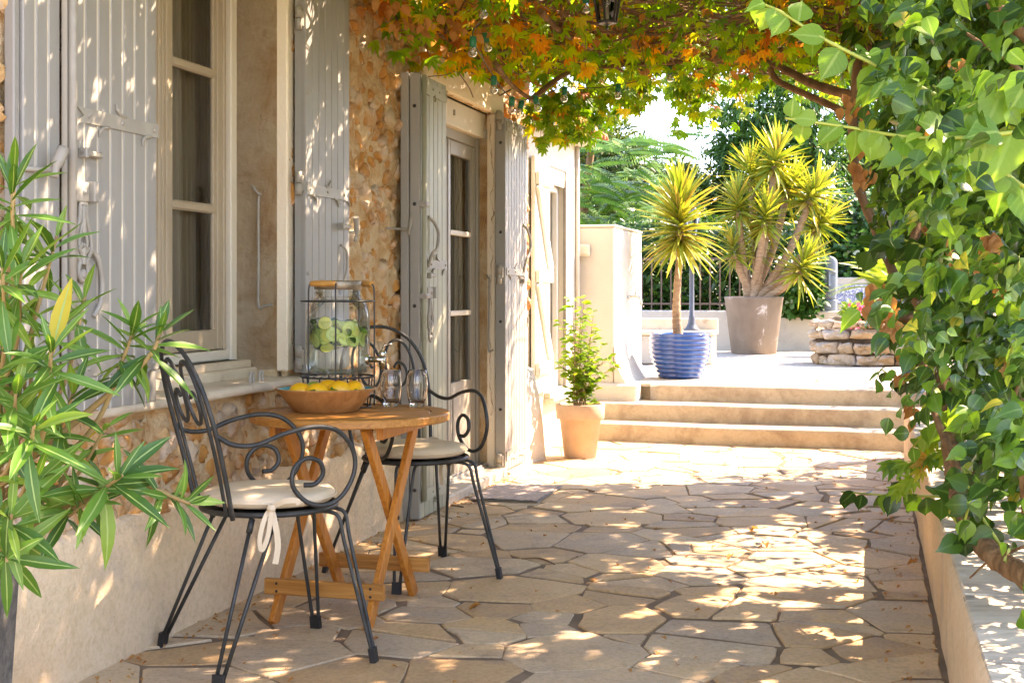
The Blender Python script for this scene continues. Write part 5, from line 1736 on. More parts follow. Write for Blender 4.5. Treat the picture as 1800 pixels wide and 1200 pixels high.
# ------------------------------------------------------------------ climbing shrub on the right
rng = random.Random(91)
cl = thing('climbing_shrub', 'large glossy green climbing shrub with drooping pointed leaves over the right parapet', 'shrub', WF(5.0, .75, .352) * 1)
CL = Vector(cl.location)
rows = [(0, .04), (.08, .24), (.22, .39), (.42, .43), (.62, .34), (.80, .17), (.92, .05), (1.05, .003)]
cleaf = [strip_leaf('leaf', rows, MAT['L_climber'], .10, dr, wave=wv) for dr, wv in ((.10, .01), (.32, .02), (.55, .03))]
sleaf = [strip_leaf('leaf', rows, MAT['L_shoot'], .10, dr, wave=wv) for dr, wv in ((.12, .0), (.30, .015), (.45, .02))]
dleaf = strip_leaf('dry_leaf', [(0, .05), (.25, .34), (.5, .42), (.8, .25), (1, .02)], MAT['L_dry'], .35, .5, wave=.08)
trunks = MB()
def px_path(pts, n=6): return catmull([at(*p) - CL for p in pts], n)
P = px_path([(1830, 1025, 3.38), (1785, 1002, 3.5), (1735, 965, 3.7), (1700, 905, 3.95), (1676, 830, 4.25), (1668, 740, 4.5), (1655, 650, 4.7), (1628, 560, 4.9), (1600, 480, 5.1), (1620, 330, 5.3), (1600, 200, 5.4), (1580, 60, 5.5), (1570, -80, 5.6)], 22)
trunks.tube(P, [.032 - .016 * k / len(P) + .002 * math.sin(k * .6) for k in range(len(P))], 18, rough=.22, rs=34); trunks.build('trunk', MAT['palebark'], cl)
for pts, r in (([(1640, 600, 4.75), (1605, 565, 4.7), (1570, 555, 4.65)], .022), ([(1640, 600, 4.8), (1720, 545, 5.0), (1800, 520, 5.2)], .028), ([(1720, -30, 3.4), (1765, 30, 3.35), (1830, 90, 3.3)], .020),
               ([(1800, 130, 3.2), (1770, 105, 3.25), (1700, 60, 3.4)], .007), ([(1800, 700, 3.5), (1795, 800, 3.5), (1800, 900, 3.55)], .012), ([(1685, 830, 4.1), (1660, 770, 4.2), (1640, 720, 4.3)], .016), ([(1755, 800, 3.9), (1775, 730, 3.9), (1800, 640, 3.9)], .008),
               ([(1800, 960, 3.45), (1740, 985, 3.6), (1705, 1015, 3.7)], .004), ([(1680, 880, 4.0), (1740, 800, 4.3), (1790, 690, 4.6)], .02)):
    Q = px_path(pts, 12); trunks = MB(); trunks.tube(Q, [r * (1 - .4 * k / len(Q)) for k in range(len(Q))], 10, rough=.2, rs=34); trunks.build('branch', MAT['palebark'], cl)
L_all = []          # (matrix, kind, template index)


def droop_leaf(p, out, s, kind, rng, dn=.75):
    a = (out * rng.uniform(.2, 1.1) + Vector((rng.uniform(-.85, .85), rng.uniform(-.85, .85), -dn * rng.uniform(-.1, 1.4)))).normalized()
    nn = out * rng.uniform(.5, 1.2) + Vector((rng.uniform(-.8, .8), rng.uniform(-.8, .8), rng.uniform(.1, 1.2)))
    return (mat_of(p - CL, a, nn, s * max(.62, min(1.0, p.y / 4.6))), kind, rng.randrange(3))


left = Vector((-C15, S15, 0))
# main mass: sprays of leaves hung through a bank of foliage along the parapet
N_ = 0
while N_ < 3000:
    u = 2.75 + 7.0 * rng.random() ** 1.25
    z = rng.uniform(.42, 3.0)
    lo = (.62 if u < 5 else .50) + .10 * mnoise.noise(Vector((u * 1.3, 0, 2)))
    if z < lo: continue
    wf = .15 + .08 * mnoise.noise(Vector((u * 1.1, z * 1.4, 5))) + .06 * mnoise.noise(Vector((u * 3.1, z * 3.1, 8)))
    if z < 1.0: wf += .30 * (1.0 - z) / .45
    if u > 6 and z < 1.0: wf += .15
    if u > 7.4: wf += .28 * min(1, (u - 7.4) / 1.2)
    if z > 1.5 and u < 5: wf -= .07
    dep = rng.expovariate(3.0)
    if dep > 1.0: continue
    w = wf + dep
    p = WF(u, w, z)
    if p.y < 2.55: continue
    N_ += 1
    n = rng.randint(4, 8)
    d = (left * rng.uniform(.2, 1) + Vector((rng.uniform(-.6, .6), rng.uniform(-.8, .3), rng.uniform(-.8, .5)))).normalized()
    Ls = rng.uniform(.08, .20)
    for k in range(n):
        q = p + d * Ls * k / n + Vector((rng.uniform(-.03, .03), rng.uniform(-.03, .03), rng.uniform(-.03, .03)))
        if shades_sun(q, rng, .12): continue
        kind = 's' if rng.random() < (.24 if z > 1.35 and u < 4.6 and dep < .15 else .03) else 'c'
        L_all.append(droop_leaf(q, (left + Vector((0, -.45, 0))).normalized(), rng.choice((.040, .052, .060, .066, .074, .084)) * rng.uniform(.85, 1.12), kind, rng))
k_ = 0
while k_ < 900:
    u, z = 4.1 + 5.6 * rng.random() ** 1.1, rng.uniform(.6, 3.0)
    w = rng.uniform(.55, 1.7)
    p = WF(u, w, z)
    k_ += 1
    for j in range(7):
        q = p + Vector((rng.uniform(-.14, .14), rng.uniform(-.14, .14), rng.uniform(-.14, .14)))
        if shades_sun(q, rng, .05): continue
        L_all.append(droop_leaf(q, (left + Vector((0, -.4, 0))).normalized(), rng.uniform(.07, .11), 'c', rng))
for k in range(330):
    if k < 230: p = WF(rng.uniform(2.9, 4.5), rng.uniform(.40, 1.4), rng.uniform(1.3, 3.2))
    else: p = WF(rng.uniform(3.0, 4.6), rng.uniform(.42, .95), rng.uniform(.45, .85))
    if p.y < 2.6: continue
    for j in range(7):
        q = p + Vector((rng.uniform(-.13, .13), rng.uniform(-.13, .13), rng.uniform(-.13, .13)))
        L_all.append(droop_leaf(q, (left + Vector((0, -.4, 0))).normalized(), rng.uniform(.06, .09), 'c', rng))
# the upper right, over the pergola edge
for k in range(620):
    u = rng.uniform(3.4, 9.4); w = rng.uniform(-.05, 1.9); z = rng.uniform(2.55, 3.2)
    p = WF(u, w, z)
    for j in range(6):
        q = p + Vector((rng.uniform(-.1, .1), rng.uniform(-.1, .1), rng.uniform(-.1, .1)))
        if shades_sun(q, rng, .05): continue
        L_all.append(droop_leaf(q, (left + Vector((0, -.4, 0))).normalized(), rng.uniform(.07, .11), 'c', rng))
# long young shoots reaching over the terrace
def shoot(pts, n, s0, s1, r=.0045, kind='s'):
    P = px_path(pts, 8)
    q_ = MB(); q_.tube(P, [r * (1 - .6 * k / len(P)) + .001 for k in range(len(P))], 6); q_.build('shoot', MAT['shoot'], cl)
    for k in range(n):
        t = (k + .5) / n
        i = t * (len(P) - 1); a = P[int(i)].lerp(P[min(int(i) + 1, len(P) - 1)], i % 1)
        tan = (P[min(int(i) + 1, len(P) - 1)] - P[int(i)]).normalized()
        sd = 1 if k % 2 else -1
        s = s0 + (s1 - s0) * t
        ax = (Vector((rng.uniform(-.5, .5), rng.uniform(-.4, .1), -1.0 if sd < 0 else rng.uniform(-.6, .35))) + tan * .35).normalized()
        nn = Vector((rng.uniform(-.35, .35), -1.0, .55 + rng.uniform(-.3, .3)))
        L_all.append((mat_of(a + Vector((0, 0, sd * .004)), ax, nn, s * rng.uniform(.85, 1.1)), kind, rng.randrange(3)))
shoot([(1660, 175, 3.05), (1560, 125, 3.05), (1450, 70, 3.1), (1370, 20, 3.15), (1330, 5, 3.2)], 15, .105, .045)
shoot([(1790, 232, 2.9), (1690, 242, 2.9), (1590, 240, 2.95), (1480, 222, 3.0), (1380, 208, 3.05)], 18, .11, .05)
shoot([(1800, 330, 3.0), (1740, 280, 3.0), (1690, 200, 3.05), (1640, 150, 3.1)], 13, .11, .07)
shoot([(1820, 120, 2.9), (1760, 160, 2.95), (1700, 190, 2.95)], 9, .11, .07)
shoot([(1720, 880, 4.3), (1640, 872, 4.6), (1560, 870, 4.9), (1480, 864, 5.1)], 17, .105, .06, kind='c')
shoot([(1760, 690, 3.6), (1790, 560, 3.5), (1790, 450, 3.5)], 9, .10, .07)
shoot([(1760, 960, 3.7), (1725, 905, 3.75), (1700, 850, 3.8), (1690, 820, 3.9)], 12, .085, .07, kind='c')
shoot([(1800, 760, 3.4), (1740, 800, 3.6), (1700, 900, 3.7), (1690, 960, 3.75)], 12, .085, .07, kind='c')
shoot([(1720, 690, 4.2), (1650, 740, 4.4), (1600, 790, 4.6)], 9, .08, .06)
shoot([(1640, 640, 4.8), (1590, 670, 4.9), (1550, 650, 5.0)], 9, .08, .05, kind='c')
shoot([(1640, 440, 4.6), (1570, 420, 4.7), (1515, 450, 4.8)], 10, .10, .07, kind='c')
# which leaves show largest: nearest leaf in each small cell of the view
grid = {}
for i, (Mx, kind, ti) in enumerate(L_all):
    c = (Mx @ Vector((0, .45, 0))) + CL
    if c.y < .5: continue
    x, y = proj(c)
    if not (1250 < x < 1800 and 0 < y < 1200): continue
    key = (int(x / 22), int(y / 22))
    if key not in grid or grid[key][0] > c.y: grid[key] = (c.y, i)
vis = sorted({i for d, i in grid.values()}, key=lambda i: -(L_all[i][0].col[1].length / (((L_all[i][0].translation + CL).y))))[:298]
vset = set(vis)
for i in vis:
    Mx, kind, ti = L_all[i]
    inst('leaf', (sleaf if kind == 's' else cleaf)[ti], cl, Mx)
for ti in range(3):
    Ms = [a[0] for i, a in enumerate(L_all) if i not in vset and a[1] == 'c' and a[2] == ti]
    if Ms: scatter('foliage', cleaf[ti], Ms, MAT['L_climber'], cl)
    Ms = [a[0] for i, a in enumerate(L_all) if i not in vset and a[1] == 's' and a[2] == ti]
    if Ms: scatter('young_foliage', sleaf[ti], Ms, MAT['L_shoot'], cl)
for x, y, Y, n in ((1650, 235, 3.1, 5), (1690, 440, 3.5, 12), (1560, 560, 4.4, 14), (1545, 520, 4.4, 10), (1520, 300, 5.4, 12), (1530, 250, 5.4, 8), (1610, 215, 3.3, 3), (1740, 430, 3.4, 6), (1500, 180, 5.6, 10), (1580, 640, 4.9, 6), (1760, 640, 3.7, 5), (1690, 120, 3.4, 4), (1640, 380, 4.2, 6), (1780, 520, 3.5, 5), (1600, 720, 4.7, 4)):
    for k in range(n):
        p = at(x + rng.uniform(-22, 22), y + rng.uniform(-22, 22), Y) - CL
        inst('dry_leaf', dleaf, cl, mat_of(p, (rng.uniform(-.5, .5), rng.uniform(-.5, .2), -1), (rng.uniform(-.5, .5), -1, .4), rng.uniform(.035, .055)))

# small five-fingered creeper sprig on the parapet corner
rng = random.Random(12)
cp = thing('creeper_sprig', 'light green five fingered creeper sprig spilling over the end of the parapet', 'creeper', at(1690, 790, 4.6))
CP = Vector(cp.location)
pal = palmate_leaf('leaf', MAT['L_edge'])
m = MB()
for pts in ([(1690, 790, 4.6), (1640, 800, 4.65), (1600, 810, 4.7), (1555, 815, 4.75)], [(1640, 800, 4.65), (1600, 845, 4.7), (1575, 860, 4.75)], [(1690, 790, 4.6), (1655, 760, 4.7), (1625, 780, 4.75)]):
    P = catmull([at(*p) - CP for p in pts], 6); m.tube(P, .002, 5)
    for k in range(1, len(P), 2):
        inst('leaf', pal, cp, mat_of(P[k], (rng.uniform(-.7, .4), rng.uniform(-.5, .2), rng.uniform(-1, -.2)), (rng.uniform(-.4, .4), -1, .6), rng.uniform(.055, .085)))
m.build('stems', MAT['shoot'], cp)

# ------------------------------------------------------------------ pergola and the vine over it
pg = thing('pergola', 'weathered timber pergola frame buried in creeper above the terrace', 'pergola', (0, 0, 0), R(75))
for w in (-2.22, .62):
    m = MB(); m.box(.6, 9.3, -w - .04, -w + .04, 2.70, 2.80, .006); m.build('beam', MAT['timber'], pg)
for u in (1.4, 3.0, 4.6, 6.2, 7.7, 9.1):
    m = MB(); m.box(u - .03, u + .03, -1.0, 2.30, 2.802, 2.87, .006); m.build('rafter', MAT['timber'], pg)
for u, w in ((9.0, .36), (4.9, .62), (1.2, .62)):
    m = MB(); m.tube([(u, -w, .35), (u, -w, 2.70)], .013 if w < .5 else .03, 10); m.build('post', MAT['rail'], pg)

rng = random.Random(55)
vn = thing('creeper_vine', 'dense creeper roof of green, yellow and rust coloured leaves on brown canes over the terrace', 'vine', (0, 0, 0))


def vine_z(u, w): return 2.72 - .10 * math.exp(-(w + 2.34) / .35) + .07 * mnoise.noise(Vector((u * .9, w * .9, 4)))
def vine_edge(w): return 8.45 + (w + 2.34) * .42 + .22 * mnoise.noise(Vector((w * 1.7, 3.3, 0)))
pv = palmate_leaf('leaf', MAT['L_vine'])
pe = palmate_leaf('leaf', MAT['L_edge'])
Vl, E_ = [], []
t = 0
while len(Vl) + len(E_) < 32000 and t < 200000:
    t += 1
    u, w = rng.uniform(2.95, 11.0), rng.uniform(-2.36, 2.1)
    if w > -.55 + (u - 2.95) * 1.3: continue
    if u > vine_edge(w): continue
    gap = .55 * mnoise.noise(Vector((u * 2.2, w * 2.2, 11.0))) + .75 * mnoise.noise(Vector((u * 7, w * 7, 2.0)))
    if gap > .40: continue
    z = vine_z(u, w) + abs(rng.gauss(0, .11)) - .05
    p = Vector(WF(u, w, z))
    if z > 2.95 or shades_sun(p, rng, .03): continue
    a = (rng.uniform(-1, 1), rng.uniform(-1, 1), rng.uniform(-.9, .1))
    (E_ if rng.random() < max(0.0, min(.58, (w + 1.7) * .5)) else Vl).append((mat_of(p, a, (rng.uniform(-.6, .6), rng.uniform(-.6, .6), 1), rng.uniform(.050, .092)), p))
# ragged lower fringe seen from below, along the wall and at the far edge
def fringe(n, fu, fw, fz, store, s=(.06, .10)):
    for _ in range(n):
        u, w = rng.uniform(*fu), rng.uniform(*fw)
        p = Vector(WF(u, w, rng.uniform(*fz)))
        if shades_sun(p, rng, .5): continue
        store.append((mat_of(p, (rng.uniform(-.8, .8), rng.uniform(-.8, .4), rng.uniform(-1.2, .1)), (rng.uniform(-.6, .6), -.7, .8), rng.uniform(*s)), p))
fringe(260, (5.4, 8.6), (-2.33, -1.5), (2.48, 2.64), Vl)
fringe(60, (6.0, 7.4), (-2.33, -2.1), (2.36, 2.52), Vl)
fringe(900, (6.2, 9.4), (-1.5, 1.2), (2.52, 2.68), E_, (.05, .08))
# hanging strands in the sun at the far edge
def strand(x, y0, y1, Y, n, sway=12, s=(.06, .095), kind='e'):
    top, bot = at(x, y0, Y), at(x + rng.uniform(-sway, sway), y1, Y + rng.uniform(-.1, .1))
    P = catmull([top, top.lerp(bot, .5) + Vector((rng.uniform(-.06, .06), rng.uniform(-.06, .06), 0)), bot], 6)
    q_ = MB(); q_.tube(P, .0022, 5); q_.build('strand', MAT['bark'], vn)
    for k in range(n):
        i = rng.uniform(.1, 1) * (len(P) - 1); p = P[int(i)].lerp(P[min(int(i) + 1, len(P) - 1)], i % 1)
        p = p + Vector((rng.uniform(-.05, .05), rng.uniform(-.05, .05), rng.uniform(-.03, .03)))
        (E_ if kind == 'e' else Vl).append((mat_of(p, (rng.uniform(-.8, .8), rng.uniform(-.7, .3), rng.uniform(-1.2, -.1)), (rng.uniform(-.5, .5), -.8, .7), rng.uniform(*s)), p))
for k in range(26): strand(rng.uniform(935, 1045), rng.uniform(120, 165), rng.uniform(200, 262), rng.uniform(8.7, 9.2), 13)
for k in range(20): strand(rng.uniform(1040, 1135), rng.uniform(105, 135), rng.uniform(165, 215), rng.uniform(8.8, 9.4), 11)
for k in range(16): strand(rng.uniform(1130, 1210), rng.uniform(100, 125), rng.uniform(140, 190), rng.uniform(9.0, 9.5), 8)
for k in range(14): strand(rng.uniform(1205, 1300), rng.uniform(100, 125), rng.uniform(150, 235), rng.uniform(9.0, 9.6), 10)
for k in range(12): strand(rng.uniform(1290, 1480), rng.uniform(90, 130), rng.uniform(140, 200), rng.uniform(9.0, 9.6), 7)
for k in range(18): strand(rng.uniform(880, 1480), rng.uniform(10, 70), rng.uniform(70, 150), rng.uniform(7.2, 8.4), 6, kind='v')
# nearest leaf per cell of the view -> parts
grid = {}
ALL = [(a, p, 0) for a, p in Vl] + [(a, p, 1) for a, p in E_]
for i, (Mx, p, k) in enumerate(ALL):
    x, y = proj(p)
    if not (600 < x < 1560 and 0 < y < 280): continue
    key = (int(x / 18), int(y / 18))
    d = p.y
    if key not in grid or grid[key][0] > d: grid[key] = (d, i)
vis = sorted({i for d, i in grid.values()}, key=lambda i: -ALL[i][0].col[1].length / ALL[i][1].y)[:290]
vset = set(vis)
for i in vis: inst('leaf', pe if ALL[i][2] else pv, vn, ALL[i][0])
scatter('vine_foliage', pv, [a for i, (a, p, k) in enumerate(ALL) if k == 0 and i not in vset], MAT['L_vine'], vn, smooth=False)
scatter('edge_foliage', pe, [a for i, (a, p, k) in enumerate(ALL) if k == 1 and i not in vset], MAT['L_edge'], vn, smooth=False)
dry = []
for k in range(900):
    u, w = rng.uniform(5.2, 9.2), rng.uniform(-2.3, .6)
    if w > -1.2 and rng.random() < .75: continue
    if u > vine_edge(w) + .1 or mnoise.noise(Vector((u * 1.6, w * 1.6, 20))) < -.05: continue
    p = Vector(WF(u, w, vine_z(u, w) - rng.uniform(-.06, .13)))
    dry.append(mat_of(p, (rng.uniform(-.6, .6), rng.uniform(-.6, .6), -1), (rng.uniform(-1, 1), -1, .3), rng.uniform(.04, .065)))
for x, y, Y, n in ((1330, 95, 8.2, 26), (1345, 110, 8.2, 16), (720, 30, 6.4, 26), (800, 45, 6.8, 22), (680, 10, 6.2, 12), (860, 90, 7.2, 14)):
    for k in range(n):
        p = at(x + rng.gauss(0, 24), y + rng.gauss(0, 16), Y + rng.uniform(-.15, .15))
        dry.append(mat_of(p, (rng.uniform(-.6, .6), rng.uniform(-.6, .3), -1), (rng.uniform(-1, 1), -1, .3), rng.uniform(.030, .058)))
scatter('dry_foliage', dleaf, dry, MAT['L_dry'], vn)
# canes and a mat of thin twigs
def cane(pts, r, taper=.4, n=6):
    P = catmull([at(*p) for p in pts], n); cn = MB(); cn.tube(P, [r * (1 - taper * k / len(P)) * (1 + .08 * math.sin(k * 2.1)) for k in range(len(P))], 8); cn.build('cane', MAT['bark'], vn)
cane([(1575, -60, 7.4), (1530, 5, 7.5), (1512, 80, 7.6), (1502, 180, 7.7), (1500, 260, 7.7), (1510, 330, 7.7), (1538, 400, 7.6), (1570, 480, 7.4), (1610, 600, 7.1), (1640, 700, 6.9)], .030, .1)
cane([(1560, 165, 7.6), (1500, 168, 7.7), (1430, 148, 7.9), (1390, 128, 8.0), (1352, 112, 8.1), (1250, 96, 8.3), (1100, 100, 8.4)], .033, .55)
cane([(1480, 195, 7.9), (1430, 172, 8.0), (1385, 152, 8.1), (1362, 138, 8.1), (1352, 112, 8.1)], .022, .2)
cane([(935, 175, 8.2), (965, 150, 8.2), (1000, 128, 8.3), (1045, 120, 8.4), (1110, 114, 8.4), (1220, 108, 8.4), (1340, 100, 8.3)], .018, .3)
cane([(870, 110, 7.6), (900, 150, 8.0), (940, 180, 8.2)], .014, .2)
cane([(950, 20, 6.8), (985, 55, 7.2), (1040, 85, 7.7)], .018, .2)
cane([(1220, 20, 7.0), (1190, 60, 7.5), (1170, 100, 8.0)], .012, .2)
cane([(700, 10, 6.5), (770, 60, 7.1), (830, 95, 7.6), (880, 130, 8.0)], .012, .2)
tw = MB()
for k in range(1150):
    u, w = rng.uniform(5.0, 9.0), rng.uniform(-2.3, 1.0)
    if u > vine_edge(w) - .1: continue
    a = rng.choice((0, 1.57)) + rng.gauss(0, .5)
    L = rng.uniform(.4, 1.4)
    pts = []
    for j in range(4):
        uu, ww = u + math.cos(a) * L * j / 3 + rng.gauss(0, .04), w + math.sin(a) * L * j / 3 + rng.gauss(0, .04)
        ww = max(ww, -2.32)
        pts.append(WF(uu, ww, vine_z(uu, ww) + rng.gauss(-.045, .04)))
    tw.tube(catmull(pts, 3), rng.choice((.003, .004, .006, .009)), 4)
o = tw.build('twig_mat', MAT['bark'], vn, kind='stuff')
# loose tendrils in front of the lintel
td = MB()
for pts in ([(765, 60, 7.2), (790, 105, 7.3), (822, 150, 7.4), (832, 172, 7.45)], [(752, 135, 7.1), (790, 130, 7.2), (825, 108, 7.4), (850, 85, 7.6)], [(800, 60, 7.2), (815, 100, 7.4), (870, 150, 7.9)], [(700, 40, 6.6), (745, 80, 6.9), (770, 130, 7.1)]):
    td.tube(catmull([at(*p) for p in pts], 6), .003, 5)
td.build('tendril', MAT['bark'], vn)

# ------------------------------------------------------------------ festoon lights
fl_pts = [(800, -30, 6.1), (845, -8, 6.15), (849, 30, 6.3), (831, 66, 6.35), (868, 135, 7.2), (900, 172, 7.6), (940, 173, 7.9), (993, 154, 8.3), (1040, 155, 8.4), (1087, 150, 8.4), (1135, 138, 8.4), (1177, 118, 8.45), (1230, 90, 8.5)]
fs_ = thing('string_lights', 'string of clear bulbs in green sockets looping below the creeper', 'string lights', (0, 0, 0))
m = MB(); m.tube(catmull([at(*p) for p in fl_pts], 8), .0035, 6); m.build('cable', MAT['cable'], fs_)
so = MB(); so.lathe([(0, 0), (.010, 0), (.0165, -.004), (.0175, -.030), (.0165, -.052), (0, -.052)], 16); so_me = so.mesh('socket', MAT['greensocket'])
bu = MB(); bu.lathe([(.013, -.050), (.016, -.056), (.0225, -.070), (.023, -.080), (.019, -.092), (.010, -.099), (0, -.101)], 18); bu_me = bu.mesh('bulb', MAT['bulb'])
fi = MB(); fi.tube([(0, 0, -.05), (0, 0, -.07)], .004, 6); fi.lathe([(.007, -.066), (.007, -.071), (0, -.074)], 8); fi_me = fi.mesh('filament', MAT['metal'])
for x, y, Y, tilt in ((849, -5, 6.15, 0), (832, 64, 6.35, 3), (851, 58, 6.9, -14), (868, 133, 7.2, 0), (900, 170, 7.6, 2), (918, 176, 7.8, 12), (940, 168, 7.9, -14), (993, 152, 8.3, 4), (1087, 147, 8.4, 3), (1177, 117, 8.45, -3), (1030, -12, 6.6, 0)):
    s = inst('socket', so_me, fs_)
    s.matrix_local = Matrix.Translation(at(x, y, Y)) @ Matrix.Rotation(R(tilt), 4, 'Y')
    inst('bulb', bu_me, s); inst('filament', fi_me, s)

# ------------------------------------------------------------------ lantern
LC = at(1067, 40, 6.0)
ln = thing('hanging_lantern', 'black metal lantern with clear tapering panes hanging from the creeper roof', 'lantern', LC, R(12))
m = MB()
rb, rt, h = .042, .082, .235
def hexp(r, z): return [Vector((r * math.cos(R(60 * k)), r * math.sin(R(60 * k)), z)) for k in range(6)]
A, B = hexp(rb, 0), hexp(rt, h)
for k in range(6):
    m.tube([A[k], B[k]], .0055, 6); m.tube([A[k], A[(k + 1) % 6]], .006, 6); m.tube([B[k], B[(k + 1) % 6]], .007, 6)
m.lathe([(0, -.034), (.006, -.030), (.008, -.022), (.005, -.016), (.018, -.010), (.040, -.004), (.048, .0), (.046, .006), (0, .006)], 6, smooth=False)
m.lathe([(.095, h), (.098, h + .006), (.06, h + .05), (.03, h + .075), (.016, h + .08), (.014, h + .10), (0, h + .105)], 6, smooth=False)
m.tube([(0, 0, h + .10), (0, 0, 2.80 - LC.z)], .004, 6); m.tube([(.014 * math.cos(a), 0, h + .115 + .014 * math.sin(a)) for a in [2 * math.pi * k / 14 for k in range(14)]], .003, 6, closed=True)
m.build('frame', MAT['lantern'], ln)
for k in range(6):
    q = MB(); q.add([A[k] * .97, A[(k + 1) % 6] * .97, B[(k + 1) % 6] * .97, B[k] * .97], [(0, 1, 2, 3)]); q.build('pane', MAT['glass'], ln)
m = MB(); m.lathe([(.009, .0), (.009, .07), (0, .07)], 12); m.build('candle_tube', MAT['boxplastic'], ln)
m = MB(); m.lathe([(.008, .07), (.014, .085), (.014, .10), (.005, .125), (0, .13)], 12); m.build('bulb', MAT['bulb'], ln)
# ------------------------------------------------------------------ the garden beyond: low wall, railing, lamp, statue, planter
def bx_thing(name, label, cat, loc, rz=R(-15)): return thing(name, label, cat, loc, rz)
gw = bx_thing('garden_wall', 'low pale rendered retaining wall at the back of the upper terrace', 'wall', (2.62, 17.35, .403))
m = MB(); m.box(-2.2, 2.6, 0, .28, -.05, .512, .012); m.build('rendered_body', MAT['greywall'], gw)
rl = bx_thing('railing', 'brown metal railing with upright bars on top of the low garden wall', 'railing', (2.62, 17.49, .914))
m = MB(); m.box(-2.0, .92, -.012, .012, .66, .69, .003); m.build('rail', MAT['rail'], rl)
m = MB(); m.box(-2.0, .92, -.010, .010, .075, .10, .003); m.build('rail', MAT['rail'], rl)
b = MB(); b.box(-.009, .009, -.009, .009, .0, .66, .002); bar_me = b.mesh('bar', MAT['rail'])
for k in range(23): inst('bar', bar_me, rl, loc=(-1.95 + .128 * k, 0, .0))

lp = thing('lamp_post', 'slate grey garden lamp post with a flared foot standing on the low bench', 'lamp post', (at(1216, 0, 14.12).x, 14.12, .755))
m = MB(); m.lathe([(0, 0), (.085, 0), (.085, .012), (.060, .035), (.042, .075), (.034, .13), (.030, .16), (.026, .165), (.024, .85), (.030, .86), (.030, .875), (.022, .88), (.020, .98), (.045, 1.0), (.052, 1.02), (0, 1.02)], 20); m.build('post', MAT['lamppost'], lp)
m = MB()
for k in range(6):
    a = R(60 * k); m.tube([(.05 * math.cos(a), .05 * math.sin(a), 1.02), (.085 * math.cos(a), .085 * math.sin(a), 1.22)], .006, 6)
m.lathe([(.10, 1.22), (.10, 1.235), (.04, 1.30), (.012, 1.32), (0, 1.35)], 6, smooth=False); m.build('lamp_head', MAT['lamppost'], lp)
m = MB(); m.lathe([(.048, 1.022), (.080, 1.218)], 6, smooth=False); m.build('pane', MAT['glass'], lp)

sc_ = at(1461, 0, 16.98)
stt = thing('stone_statue', 'tall blue grey cast stone face with closed eyes standing on the garden wall', 'statue', (sc_.x, 17.12, .915), R(-12))
nx, nz = 44, 88
W_, H_ = .118, .70
vs = []
def g(x, c, s): return math.exp(-((x - c) / s) ** 2)
for j in range(nz + 1):
    t = j / nz
    z = H_ * t
    # outline: block base, chin, cheeks, long brow, rounded top
    hw = .112 if t < .20 else .088 + .026 * min(1, (t - .20) / .16)
    if .20 <= t < .24: hw = .098
    if t > .88: hw *= math.sqrt(max(0, 1 - ((t - .88) / .12) ** 2 * .92))
    for i in range(nx + 1):
        e = i / nx * 2 - 1
        x = e * hw
        dpt = .105 * math.sqrt(max(0, 1 - min(1, abs(e)) ** 2.6))
        if t > .20:
            dpt += .030 * g(x, 0, .014) * (1 if .45 < t < .74 else 0) * (1 - .5 * (t - .45) / .29) if .45 < t < .74 else 0       # nose
            dpt += .016 * g(t, .475, .018) * g(x, 0, .026)                                                          # nostrils
            for s in (-1, 1):
                dpt -= .022 * g(x, s * .045, .026) * g(t, .655, .028)                                               # sockets
                dpt += .016 * g(x, s * .046, .022) * g(t, .640, .020)                                               # lids
                dpt -= .006 * g(t, .628 + 1.5 * (abs(x) - .045) ** 2 * 10, .0045) * (1 if .022 < abs(x) < .075 else 0)
                dpt += .009 * g(t, .715 + .5 * (.05 - abs(x)), .014) * (1 if .012 < abs(x) < .09 else 0)            # brow
            dpt += .014 * g(t, .385, .016) * g(x, 0, .034) + .014 * g(t, .352, .016) * g(x, 0, .028)                # lips
            dpt -= .012 * g(t, .369, .0055) * g(x, 0, .04)
            dpt += .012 * g(t, .27, .03) * g(x, 0, .03)                                                             # chin
            dpt -= .03 * g(t, .215, .012)
        vs.append((x, -dpt, z))
fs = [(j * (nx + 1) + i, j * (nx + 1) + i + 1, (j + 1) * (nx + 1) + i + 1, (j + 1) * (nx + 1) + i) for j in range(nz) for i in range(nx)]
m = MB(); m.add(vs, fs, True)
bk = [(x, .06, z) for x, y, z in vs]
m.add(bk, [f[::-1] for f in fs], True)
o = len(vs)
for j in range(nz):
    for i in (0, nx):
        a = j * (nx + 1) + i; m.f.append([a, a + nx + 1, a + nx + 1 + o, a + o]); m.sm.append(True)
for i in range(nx): m.f.append([nz * (nx + 1) + i, nz * (nx + 1) + i + 1, nz * (nx + 1) + i + 1 + o, nz * (nx + 1) + i + o]); m.sm.append(True)
m.build('carved_face', MAT['statue'], stt)

tw_ = bx_thing('tiled_wall', 'short grey rendered wall with a band of blue and white tiles behind the palm', 'wall', (at(1528, 0, 17.6).x, 17.75, .40))
m = MB(); m.box(-.42, .8, 0, .2, 0, .95, .01); m.build('rendered_body', MAT['greywall'], tw_)
blu = M('blue and white tile', [(.4, (.62, .66, .72)), (.5, (.08, .14, .40)), (.6, (.60, .64, .70))], scale=22, rough=.25, mode='pos')
k = MB(); k.box(-.062, .062, -.014, 0, -.062, .062, .003); tile_me = k.mesh('tile', blu)
for i in range(8):
    for j in range(2): inst('tile', tile_me, tw_, loc=(-.34 + .128 * i, -.0005, .66 + .128 * j))

